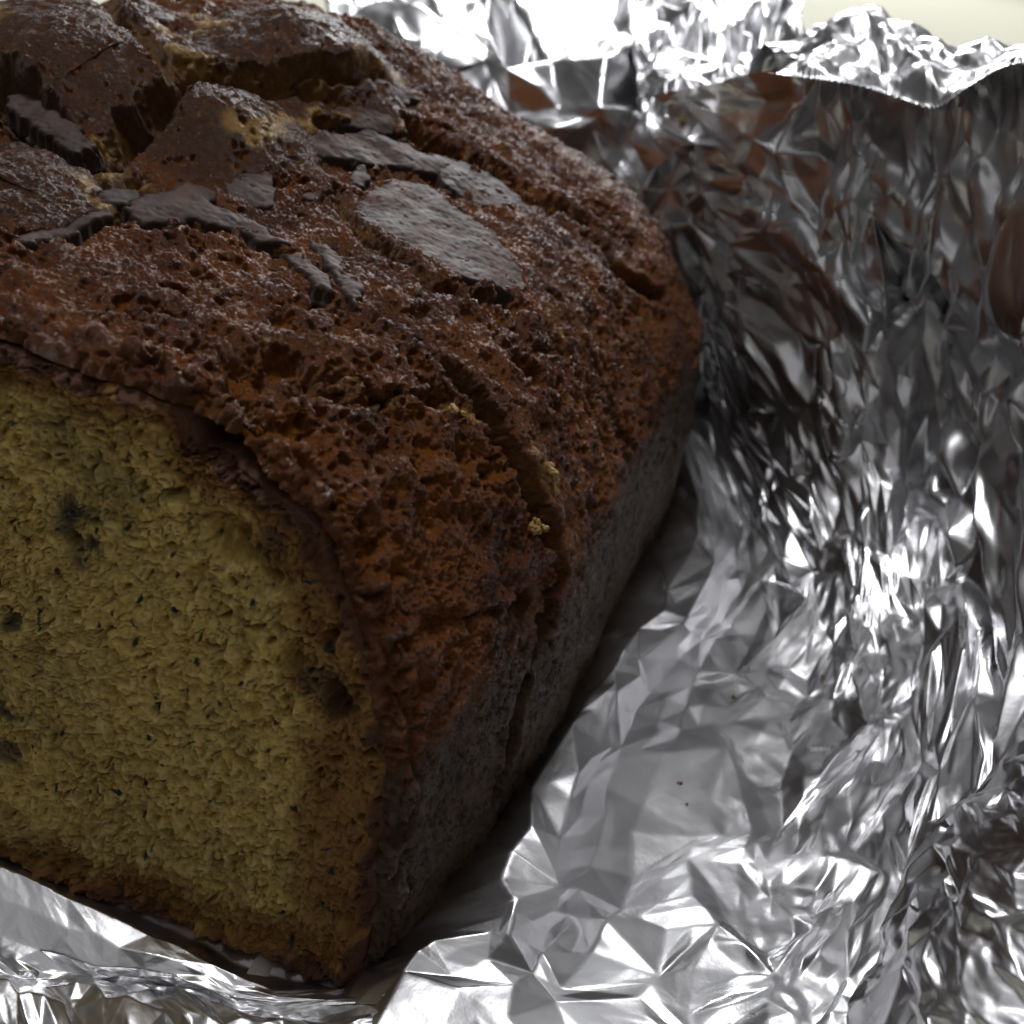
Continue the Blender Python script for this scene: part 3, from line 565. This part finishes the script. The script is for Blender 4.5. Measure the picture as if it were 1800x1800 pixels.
# ------------------------------------------------------------ the foil
SIDE=[[[-0.08,0.2,0.001],[-0.045,0.225,0.001],[-0.03,0.222,0.006],[-0.024,0.22,0.012],[-0.022,0.222,0.02],[-0.024,0.226,0.032],[-0.03,0.232,0.046],[-0.038,0.236,0.06],[-0.045,0.238,0.074],[-0.052,0.238,0.088],[-0.06,0.24,0.1]],[[-0.035,0.165,0.001],[-0.02,0.18,0.0],[0.0015,0.1588,0.012],[0.0075,0.1697,0.007],[0.013,0.1721,0.012],[0.0144,0.1759,0.022],[0.0124,0.1812,0.037],[0.007,0.1881,0.055],[-0.002,0.1942,0.075],[-0.0115,0.2,0.0944],[-0.0184,0.203,0.1184]],[[-0.03,0.12,0.001],[-0.016,0.122,0.0],[0.0108,0.1109,0.014],[0.0203,0.1268,0.006],[0.0333,0.1349,0.009],[0.0382,0.1495,0.015],[0.037,0.1638,0.028],[0.0307,0.1745,0.048],[0.0211,0.1819,0.071],[0.0103,0.192,0.0939],[-0.0021,0.204,0.1249]],[[-0.025,0.085,0.001],[-0.01,0.086,0.0],[0.0062,0.0768,0.015],[0.0202,0.0885,0.007],[0.0395,0.1025,0.007],[0.0518,0.1162,0.012],[0.0559,0.1393,0.019],[0.0514,0.1707,0.034],[0.0402,0.1929,0.061],[0.0306,0.186,0.0933],[0.0177,0.202,0.1257]],[[-0.022,0.046,0.001],[-0.007,0.046,0.0],[0.0107,0.035,0.016],[0.0248,0.0497,0.008],[0.0453,0.0659,0.009],[0.06,0.0814,0.012],[0.0694,0.1017,0.018],[0.072,0.1343,0.03],[0.0651,0.1653,0.058],[0.0525,0.172,0.0957],[0.0361,0.196,0.1337]],[[-0.02,0.015,0.001],[-0.008,0.014,0.0],[0.0154,0.0169,0.014],[0.0293,0.0257,0.008],[0.0498,0.0357,0.009],[0.0642,0.0452,0.012],[0.0755,0.058,0.018],[0.0832,0.0811,0.03],[0.082,0.1174,0.054],[0.0717,0.135,0.0931],[0.0589,0.165,0.1307]],[[-0.018,-0.006,0.001],[-0.006,-0.004,0.0],[0.0052,0.0019,0.009],[0.028,0.0064,0.008],[0.0543,0.015,0.009],[0.0702,0.021,0.012],[0.0831,0.0262,0.018],[0.0925,0.0405,0.032],[0.0926,0.0694,0.054],[0.0865,0.1,0.0892],[0.0794,0.13,0.1184]],[[-0.01,-0.03,0.001],[-0.004,-0.028,0.0],[0.0162,-0.0165,0.008],[0.0355,-0.009,0.008],[0.0602,0.0012,0.009],[0.0749,0.0032,0.016],[0.0862,0.0029,0.03],[0.1005,0.0168,0.034],[0.1048,0.0393,0.056],[0.108,0.0934,0.08],[0.0957,0.09,0.1153]]]
BACK=[[[-0.26,0.215,0.0],[-0.25,0.25,0.04],[-0.25,0.27,0.075],[-0.2063,0.2606,0.092],[-0.2593,0.3313,0.104],[-0.543,0.7138,0.11]],[[-0.2,0.235,0.0],[-0.2,0.25,0.04],[-0.195,0.265,0.07],[-0.1615,0.2466,0.088],[-0.1974,0.3001,0.102],[-0.3259,0.4976,0.11]],[[-0.15,0.23,0.0],[-0.15,0.245,0.04],[-0.145,0.255,0.065],[-0.1283,0.2494,0.087],[-0.1683,0.3233,0.1],[-0.2903,0.5511,0.11]],[[-0.1,0.225,0.0],[-0.1,0.24,0.035],[-0.1,0.25,0.06],[-0.0916,0.2459,0.086],[-0.1214,0.31,0.101],[-0.2442,0.586,0.111]],[[-0.06,0.215,0.0],[-0.06,0.235,0.03],[-0.0637,0.245,0.0631],[-0.0663,0.2538,0.087],[-0.092,0.3186,0.102],[-0.2105,0.6386,0.113]],[[-0.03,0.208,0.0],[-0.032,0.228,0.03],[-0.0428,0.235,0.0668],[-0.0465,0.2546,0.086],[-0.0703,0.3354,0.103],[-0.1576,0.6296,0.115]],[[0.005,0.215,0.0],[0.005,0.232,0.03],[0.0,0.242,0.06],[-0.008,0.252,0.085],[-0.025,0.29,0.1],[-0.04,0.34,0.112]]]
FLAP=[[[-0.0592,0.225,0.0787],[-0.0679,0.2402,0.091],[-0.0851,0.2727,0.101],[-0.1069,0.3215,0.111],[-0.1691,0.4713,0.12]],[[-0.0459,0.218,0.0925],[-0.0559,0.2386,0.0997],[-0.0706,0.2716,0.1075],[-0.0935,0.33,0.115],[-0.1498,0.4807,0.123]],[[-0.0248,0.212,0.0952],[-0.0395,0.2384,0.104],[-0.0551,0.2766,0.111],[-0.0782,0.3481,0.118],[-0.121,0.4842,0.125]],[[-0.0031,0.205,0.0961],[-0.0274,0.2343,0.103],[-0.0406,0.264,0.1105],[-0.0526,0.3102,0.1175],[-0.0858,0.4376,0.124]],[[-0.0026,0.21,0.0934],[-0.0265,0.2376,0.106],[-0.0359,0.2743,0.114],[-0.0428,0.3122,0.121],[-0.0606,0.3878,0.127]]]
RIM=[[[-0.0177,0.186,0.1189],[-0.0173,0.196,0.1195],[-0.0175,0.208,0.1198],[-0.034,0.232,0.118],[-0.036,0.245,0.09]],[[-0.0075,0.184,0.1199],[-0.0101,0.197,0.1232],[-0.0119,0.214,0.1268],[-0.018,0.24,0.12],[-0.02,0.25,0.09]],[[0.0035,0.183,0.1207],[-0.0003,0.198,0.1276],[-0.0047,0.218,0.1344],[-0.002,0.243,0.126],[0.0,0.252,0.09]],[[0.0139,0.182,0.1202],[0.0103,0.196,0.126],[0.0076,0.214,0.1315],[0.014,0.238,0.12],[0.014,0.248,0.09]],[[0.0232,0.181,0.12],[0.0201,0.194,0.1256],[0.0185,0.21,0.1299],[0.024,0.234,0.118],[0.026,0.246,0.09]],[[0.0286,0.181,0.126],[0.0272,0.194,0.1295],[0.0259,0.21,0.1321],[0.034,0.232,0.118],[0.036,0.244,0.09]],[[0.0366,0.18,0.1322],[0.0364,0.192,0.1336],[0.0363,0.208,0.1352],[0.048,0.23,0.118],[0.05,0.242,0.09]],[[0.05,0.176,0.131],[0.0489,0.19,0.1341],[0.0478,0.206,0.1375],[0.062,0.226,0.118],[0.064,0.24,0.09]]]
CORNER=[[[0.0812,0.0602,0.062],[0.0804,0.048,0.07],[0.0829,0.0423,0.074],[0.0924,0.0502,0.07]],[[0.0762,0.0551,0.055],[0.0764,0.0447,0.064],[0.0799,0.0365,0.07],[0.0928,0.0409,0.068]],[[0.0712,0.0484,0.048],[0.0731,0.0403,0.058],[0.0783,0.0308,0.066],[0.092,0.0317,0.066]],[[0.0681,0.0423,0.043],[0.0713,0.0349,0.054],[0.0775,0.0258,0.062],[0.0923,0.0259,0.062]],[[0.0672,0.0337,0.039],[0.0699,0.0272,0.05],[0.0768,0.0201,0.058],[0.0926,0.0205,0.058]],[[0.0666,0.0244,0.034],[0.0696,0.0188,0.046],[0.0768,0.0135,0.054],[0.0921,0.0135,0.056]],[[0.0652,0.016,0.028],[0.0695,0.0098,0.042],[0.0777,0.007,0.05],[0.0917,0.0057,0.054]],[[0.064,0.0069,0.024],[0.0694,0.0017,0.038],[0.0786,0.0003,0.046],[0.0919,-0.0011,0.052]]]
FRONT=[[[-0.12,0.004,0.001],[-0.1001,-0.0179,0.0003],[-0.1016,-0.0224,0.006],[-0.0869,-0.0309,0.003],[-0.079,-0.0366,0.001],[-0.069,-0.0419,0.007],[-0.0566,-0.0503,0.006]],[[-0.085,0.003,0.001],[-0.0772,-0.0138,0.0003],[-0.0787,-0.0183,0.0062],[-0.0668,-0.0279,0.003],[-0.0615,-0.0323,0.001],[-0.0538,-0.0372,0.006],[-0.0422,-0.0459,0.006]],[[-0.064,0.003,0.001],[-0.0595,-0.0118,0.0003],[-0.061,-0.0163,0.0062],[-0.053,-0.0237,0.003],[-0.0492,-0.0272,0.001],[-0.0432,-0.0315,0.006],[-0.0329,-0.0402,0.006]],[[-0.045,0.006,0.001],[-0.0431,-0.0097,0.0003],[-0.0446,-0.0142,0.0058],[-0.0393,-0.0207,0.003],[-0.0378,-0.0223,0.001],[-0.033,-0.0254,0.004],[-0.0234,-0.0343,0.006]],[[-0.03,0.008,0.001],[-0.0274,-0.0075,0.0003],[-0.0289,-0.012,0.005],[-0.0266,-0.0158,0.004],[-0.027,-0.0155,0.001],[-0.0205,-0.0188,0.004],[-0.0107,-0.0282,0.006]],[[-0.016,0.01,0.001],[-0.0109,-0.0044,0.0003],[-0.0124,-0.0089,0.0035],[-0.011,-0.0107,0.003],[-0.0095,-0.0111,0.003],[-0.004,-0.0155,0.006],[0.0038,-0.0229,0.006]],[[0.0,0.012,0.001],[0.005,0.0068,0.0003],[0.0035,0.0023,0.002],[0.0061,-0.0006,0.006],[0.0078,-0.0027,0.008],[0.0133,-0.0089,0.008],[0.0196,-0.0173,0.007]]]
CREASES=[([[0.0065,0.0429],[0.0124,0.048],[0.0185,0.0503],[0.0236,0.0521],[0.029,0.0545]],-0.000275,0.0032),([[0.0147,0.0792],[0.0218,0.0791],[0.0278,0.083]],-0.00025,0.0032),([[0.0138,0.0771],[0.0202,0.0732],[0.0202,0.0642],[0.0218,0.0523]],0.0003,0.004),([[0.035,0.0571],[0.0335,0.0469],[0.0311,0.036],[0.0298,0.0316]],0.00035,0.0048000000000000004),([[0.024,0.0258],[0.0267,0.0287],[0.0298,0.0316]],0.0004,0.0048000000000000004),([[0.024,0.0258],[0.0251,0.0173],[0.026,0.0093]],0.00035,0.0048000000000000004),([[0.0298,0.0316],[0.0367,0.0297],[0.0421,0.0259],[0.0463,0.0183]],0.000325,0.0048000000000000004),([[0.035,0.0571],[0.0434,0.0535],[0.0511,0.0528]],0.0003,0.004),([[0.0361,0.0414],[0.0437,0.0422],[0.0491,0.0417]],-0.00025,0.0032),([[0.0063,-0.0005],[0.0121,-0.0009],[0.0182,0.0069],[0.0264,0.0074],[0.0305,0.0111]],0.00035,0.004),([[0.0513,0.0604],[0.0521,0.0398],[0.052,0.0253]],0.00025,0.0048000000000000004),([[0.0264,0.097],[0.0332,0.0809],[0.039,0.0667]],0.00025,0.004),([[0.0404,0.088],[0.0485,0.0732],[0.0526,0.0692]],0.00025,0.004),([[0.039,0.0667],[0.035,0.0571]],0.00025,0.004),([[0.0144,0.0341],[0.0197,0.0422],[0.0261,0.0376]],-0.000175,0.004),([[0.0114,0.1076],[0.0191,0.0939],[0.0264,0.097]],0.000225,0.004),([[0.0051,0.0815],[0.011,0.0903],[0.0191,0.0939]],-0.000175,0.004),([[0.022,0.1235],[0.0298,0.1163],[0.0354,0.1013],[0.0264,0.097]],0.000225,0.004)]
FOLDS=[([[0.0484,0.177,0.1037],[0.0536,0.175,0.0801],[0.0576,0.1748,0.0493],[0.0566,0.1701,0.0386]],0.0035,0.008),([[0.0258,0.1934,0.1132],[0.0332,0.1849,0.0945],[0.0405,0.1898,0.0718],[0.0477,0.185,0.049]],-0.0035,0.007),([[0.0313,0.1911,0.0756],[0.0361,0.1912,0.0602],[0.0443,0.1855,0.0478]],0.0022,0.006),([[-0.0074,0.1981,0.0812],[0.0069,0.1874,0.0774],[0.0211,0.1821,0.0715],[0.0331,0.1836,0.0578]],0.0026,0.007),([[-0.0512,0.237,0.0886],[-0.0213,0.2113,0.0812],[-0.0021,0.1937,0.0824]],0.003,0.008),([[0.0074,0.193,0.0948],[0.0094,0.1957,0.106],[0.0194,0.1918,0.1023]],0.003,0.008),([[0.0547,0.1775,0.0713],[0.0612,0.1711,0.0541],[0.0571,0.1694,0.0385]],-0.002,0.005),([[-0.0265,0.2289,0.0387],[-0.0096,0.2072,0.0356],[0.0028,0.1916,0.0321]],0.0025,0.008),([[0.0132,0.1831,0.0549],[0.0246,0.1763,0.0486],[0.0311,0.1707,0.0363]],0.0025,0.007),([[0.0297,0.1944,0.1189],[0.0323,0.1881,0.1065],[0.043,0.1802,0.0947]],0.0025,0.007),([[0.0184,0.1911,0.0987],[0.0313,0.1858,0.0955],[0.0354,0.1848,0.0878]],0.002,0.006)]
LOOSE=[[0.0292,0.0655],[0.0303,0.0976],[0.032,0.061],[0.0855,0.1338],[0.0462,0.1134]]
LOOSE_BACK=[-0.0507, 0.229, 0.0961]

foil = bpy.data.objects.new('foil_wrap', None); col.objects.link(foil)
foil['label'] = 'crumpled silver aluminium foil wrapped open around the loaf, torn jagged edge at the top'
foil['category'] = 'foil'

def cat1(P, t):
    m = P.shape[0] - 1; i = np.clip(t.astype(int), 0, m - 1); f = (t - i).reshape((-1,) + (1,) * (P.ndim - 1))
    a = P[np.clip(i - 1, 0, m)]; b = P[i]; c = P[i + 1]; d = P[np.clip(i + 2, 0, m)]
    return b + .5 * f * (c - a + f * (2 * a - 5 * b + 4 * c - d + f * (3 * (b - c) + d - a)))
def net_surface(net, nc, nr):
    """columns x rows of control points -> (nc, nr, 3) smooth sheet, with sheet coordinates in metres"""
    A = np.array(net, float)
    S = cat1(A, np.linspace(0, A.shape[0] - 1, nc))
    S = cat1(S.transpose(1, 0, 2), np.linspace(0, A.shape[1] - 1, nr)).transpose(1, 0, 2)
    lc = np.linalg.norm(np.diff(S, axis=0), axis=-1); lr = np.linalg.norm(np.diff(S, axis=1), axis=-1)
    s = np.concatenate([np.zeros((1, nr)), np.cumsum(lc, 0)], 0); t = np.concatenate([np.zeros((nc, 1)), np.cumsum(lr, 1)], 1)
    ST = np.stack([s, t], -1)
    global FLAT; FLAT = np.stack(np.broadcast_arrays(s.mean(1)[:, None], t.mean(0)[None]), -1)
    R, C_ = np.meshgrid(np.linspace(0, A.shape[1] - 1, nr), np.linspace(0, A.shape[0] - 1, nc))
    return S, ST, C_, R
def crumple(ST, seed, big, mid, small, cell=0.017, stretch=(1.0, 1.0), tilt=0.0):
    p = ST.reshape(-1, 2).astype(f4)
    c, s = math.cos(tilt), math.sin(tilt); p = np.stack([(p[:, 0] * c - p[:, 1] * s) * stretch[0], (p[:, 0] * s + p[:, 1] * c) * stretch[1]], 1).astype(f4)
    big, mid, small = (np.ravel(np.broadcast_to(k, ST.shape[:2])) for k in (big, mid, small))
    h = facets(p, cell, seed) * f4(0.24 * cell) * big
    h = h + facets(p + 0.31, cell * 0.52, seed + 1) * f4(0.24 * cell * 0.52) * mid
    h = h + (facets(p + 0.77, cell * 0.26, seed + 2) * f4(0.24 * cell * 0.26) + facets(p + 1.3, cell * 0.14, seed + 3) * f4(0.22 * cell * 0.14)) * small
    return h.reshape(ST.shape[:2])
def blur(h, k=1):
    for _ in range(k):
        h = h.copy(); h[1:-1] = .25 * h[:-2] + .5 * h[1:-1] + .25 * h[2:]; h[:, 1:-1] = .25 * h[:, :-2] + .5 * h[:, 1:-1] + .25 * h[:, 2:]
    return h
def up_normals(S, toward):
    n = grid_normals(S)
    if ((toward - S.reshape(-1, 3).mean(0)) @ n.reshape(-1, 3).mean(0)) < 0: n = -n
    return n
EYE = np.array([0.0, 0.0, 0.4])

def sheet(name, S, h, mat, **props):
    n = up_normals(S, EYE)
    V = S + n * h[..., None]
    V[..., 2] = np.maximum(V[..., 2], -0.0030)
    fl = (np.cross(V[1, 0] - V[0, 0], V[0, 1] - V[0, 0]) @ n[0, 0]) > 0
    return obj(name, mesh_grid(name, V, mat, flip=bool(fl)), foil, **props)

def net_eval(net, c, r):
    """points of the sheet at parameters c (across columns) and r (along rows)"""
    A = np.array(net, float)
    def w(t, m):
        i = np.clip(t.astype(int), 0, m - 2); f = t - i
        k = np.stack([-.5 * f + f * f - .5 * f ** 3, 1 - 2.5 * f * f + 1.5 * f ** 3, .5 * f + 2 * f * f - 1.5 * f ** 3, -.5 * f * f + .5 * f ** 3], 1)
        return np.clip(i[:, None] + np.arange(-1, 3)[None], 0, m - 1), k
    ic, kc = w(c, A.shape[0]); ir, kr = w(r, A.shape[1])
    return np.einsum('na,nb,nabd->nd', kc, kr, A[ic[:, :, None], ir[:, None, :]])
def vert_normals(V, F):
    fn = np.cross(V[F[:, 1]] - V[F[:, 0]], V[F[:, 2]] - V[F[:, 0]])
    n = np.zeros_like(V)
    for k in range(3): np.add.at(n, F[:, k], fn)
    return n / (np.linalg.norm(n, axis=1, keepdims=True) + 1e-20)
def crumpled(name, net, seed, cells, amp, levels=4, jitter=0.36, steps=(0.09, 0.065, 0.035, 0.0), soft=1, fine=None, extra=None, mat=None, keep_rows=()):
    """foil folded the way it crumples: flat triangles meeting in sharp creases, broken up again and again at their edges;
    amp(c, r) scales how far each place is crumpled"""
    rg = np.random.default_rng(seed)
    m, k = len(net), len(net[0]); nc, nr = cells
    c, r = np.meshgrid(np.linspace(0, m - 1, nc), np.linspace(0, k - 1, nr), indexing='ij')
    inner_c = np.ones_like(c); inner_c[[0, -1]] = 0; inner_r = np.ones_like(r); inner_r[:, [0, -1]] = 0
    c = c + rg.uniform(-1, 1, c.shape) * jitter * inner_c * (m - 1) / (nc - 1); r = r + rg.uniform(-1, 1, r.shape) * jitter * inner_r * (k - 1) / (nr - 1)
    CR = np.stack([c.ravel(), r.ravel()], 1)
    V = net_eval(net, CR[:, 0], CR[:, 1])
    q = grid_quads(nc, nr); flip = rg.random(len(q)) < 0.5
    F = np.where(flip[:, None, None], np.stack([q[:, [0, 1, 2]], q[:, [0, 2, 3]]], 1), np.stack([q[:, [0, 1, 3]], q[:, [1, 2, 3]]], 1)).reshape(-1, 3)
    N = vert_normals(V, F)
    if ((EYE - V.mean(0)) * N.mean(0)).sum() < 0: F = F[:, ::-1]; N = -N
    e = np.linalg.norm(V[F[:, 0]] - V[F[:, 1]], axis=1).mean()
    V = V + N * (rg.normal(0, 1, len(V)) * 0.10 * e * amp(CR[:, 0], CR[:, 1]))[:, None]
    for L in range(levels):
        E = np.sort(np.concatenate([F[:, [0, 1]], F[:, [1, 2]], F[:, [2, 0]]]), 1)
        key = E[:, 0].astype(np.int64) * len(V) + E[:, 1]
        uk, inv = np.unique(key, return_inverse=True); inv = inv.ravel()
        a, b = (uk // len(V)).astype(int), (uk % len(V)).astype(int)
        t = 0.5 + (rg.uniform(-0.14, 0.14, len(uk)) if L < levels - 1 else 0)
        t = np.broadcast_to(t, (len(uk),))[:, None]
        mid = V[a] * (1 - t) + V[b] * t; mcr = CR[a] * (1 - t) + CR[b] * t
        N = vert_normals(V, F); n = N[a] + N[b]; n /= np.linalg.norm(n, axis=1, keepdims=True) + 1e-12
        ln = np.linalg.norm(V[a] - V[b], axis=1)
        g = rg.normal(0, 1, len(uk)) * (rg.random(len(uk)) < 0.6)
        s_ = steps[L] if L < len(steps) else 0
        s_ = s_ * amp(mcr[:, 0], mcr[:, 1])
        if fine is not None and L: s_ = s_ * fine(mcr[:, 0], mcr[:, 1])
        mid = mid + n * (g * s_ * ln)[:, None]
        nf = len(F); m0, m1, m2 = len(V) + inv[:nf], len(V) + inv[nf:2 * nf], len(V) + inv[2 * nf:]
        F = np.concatenate([np.stack([F[:, 0], m0, m2], 1), np.stack([m0, F[:, 1], m1], 1), np.stack([m2, m1, F[:, 2]], 1), np.stack([m0, m1, m2], 1)])
        V = np.concatenate([V, mid]); CR = np.concatenate([CR, mcr])
    if extra is not None:
        V = V + vert_normals(V, F) * extra(V, CR)[:, None]
    for _ in range(soft):                                            # creases of real foil are tight but not knife sharp
        acc = np.zeros_like(V); cnt = np.zeros(len(V))
        for i, j in ((0, 1), (1, 2), (2, 0)):
            np.add.at(acc, F[:, i], V[F[:, j]]); np.add.at(acc, F[:, j], V[F[:, i]]); np.add.at(cnt, F[:, i], 1); np.add.at(cnt, F[:, j], 1)
        V = 0.5 * V + 0.5 * acc / cnt[:, None]
    V[:, 2] = np.maximum(V[:, 2], -0.0030)
    print(name, len(F))
    return obj(name, mesh_from(name, V, F, mat or FOIL), foil)

def build_side():
    def amp(c, r):
        floor_ = sstep(0.9, 1.8, r); fine = sstep(3.4, 5.0, r); wall = sstep(5.8, 7.0, r)
        return floor_ * (0.36 + 0.44 * fine + 0.69 * wall)
    def extra(V, CR):
        p3 = V.astype(f4); h = np.zeros(len(p3), f4)
        for line, hh, w in FOLDS:
            L = np.array(line, f4); m = np.where(((p3 > L.min(0) - 2 * w) & (p3 < L.max(0) + 2 * w)).all(1))[0]
            h[m] += hh * np.clip(1 - line_dist(p3[m], L) / w, 0, 1)
        return h
    fine = lambda c, r: 0.28 + 0.60 * sstep(3.2, 4.4, r) * (1 - 0.85 * sstep(5.2, 6.6, r))
    crumpled('side_panel', SIDE, 11, (25, 27), amp, levels=4, fine=fine, extra=extra)
def build_bottom():
    X, Y = np.meshgrid(np.linspace(-0.30, 0.11, 110), np.linspace(-0.055, 0.27, 90), indexing='ij')
    S = np.stack([X, Y, np.full_like(X, -0.0022)], -1); ST = np.stack([X + 1, Y + 1], -1)
    h = blur(crumple(ST, 171, 0.2, 0.2, 0.1, 0.015), 1); h = np.minimum(h, 0.0008)
    sheet('bottom_panel', S, h, FOIL)
def build_back():
    crumpled('back_panel', BACK, 61, (14, 12), lambda c, r: 1.3 + 0 * c, levels=4, fine=lambda c, r: 0.5 + 0 * c)
def build_flap():
    crumpled('bent_flap', FLAP, 81, (11, 10), lambda c, r: 0.9 + 0.4 * sstep(0, 1.5, r), levels=4, fine=lambda c, r: 0.5 + 0 * c)
def build_rim():
    S, ST, C_, R = net_surface(RIM, 420, 110)
    # sawtooth left by the cutter of the box
    s = ST[:, :1, 0]; ph = (s / 0.00115 + 0.4 * np.sin(s * 900)) % 1.0
    tooth = np.abs(ph - 0.5) * 2 * 0.0008
    d = S[:, 1:2] - S[:, :1]; d = d / (np.linalg.norm(d, axis=-1, keepdims=True) + 1e-9)
    S = S + d * (tooth * sstep(1.0, 0.0, R * 3.0))[..., None]
    h = blur(crumple(ST, 101, 0.85 * sstep(0, .6, R), 0.9 * sstep(0, .4, R), 0.5 * sstep(0, .3, R), 0.014), 1)
    sheet('torn_edge', S, h, FOIL)
def build_corner():
    crumpled('near_fold', CORNER, 121, (15, 9), lambda c, r: 1.1 + 0 * c, levels=4, fine=lambda c, r: 0.6 + 0 * c)
def build_front():
    crumpled('front_panel', FRONT, 141, (20, 13), lambda c, r: sstep(1.0, 2.0, r) * (0.10 + 0.75 * sstep(3.0, 3.8, r) + 0.4 * sstep(3.4, 4.2, c)), levels=4, jitter=0.16, fine=lambda c, r: 0.45 + 0 * c)
build_bottom(); build_side(); build_back(); build_flap(); build_rim(); build_corner(); build_front()

# ------------------------------------------------------------ loose crumbs on the foil
def foil_height(name, x, y):
    me = bpy.data.objects[name].data; co = np.empty(len(me.vertices) * 3, f4); me.vertices.foreach_get('co', co); co = co.reshape(-1, 3)
    d = (co[:, 0] - x) ** 2 + (co[:, 1] - y) ** 2
    return float(co[d < 0.0008 ** 2, 2].max()) if (d < 0.0008 ** 2).any() else float(co[d.argmin(), 2])
CRUMB_LABELS = ['brown speck of cake on the bright smooth foil facet in front of the dark gap', 'brown speck of cake on the foil floor, farther back than the others there',
                'smallest brown speck of cake, just below the speck on the bright facet', 'brown speck of cake on crumpled foil at the far right edge', 'brown speck of cake on finely crumpled foil midway to the right wall']
for k, (x, y) in enumerate(LOOSE):
    r = (0.00045, 0.00045, 0.0003, 0.00055, 0.0004)[k]
    o = obj('cake_crumb', crumb_mesh(r, 700 + k, BROWN, 'cake_crumb'), None, label=CRUMB_LABELS[k], category='crumb', group='loose crumbs on the foil')
    o.location = (x, y, foil_height('side_panel', x, y) + 0.4 * r)
o = obj('cake_crumb', crumb_mesh(0.0013, 720, GOLD, 'cake_crumb'), None, label='yellow crumb stuck on the bright foil behind the loaf', category='crumb', group='loose crumbs on the foil')
x, y, z = LOOSE_BACK
me = bpy.data.objects['bent_flap'].data; co = np.empty(len(me.vertices) * 3, f4); me.vertices.foreach_get('co', co); co = co.reshape(-1, 3)
o.location = co[((co - np.array(LOOSE_BACK)) ** 2).sum(1).argmin()].astype(float) + np.array((0, -0.0005, 0.0005))
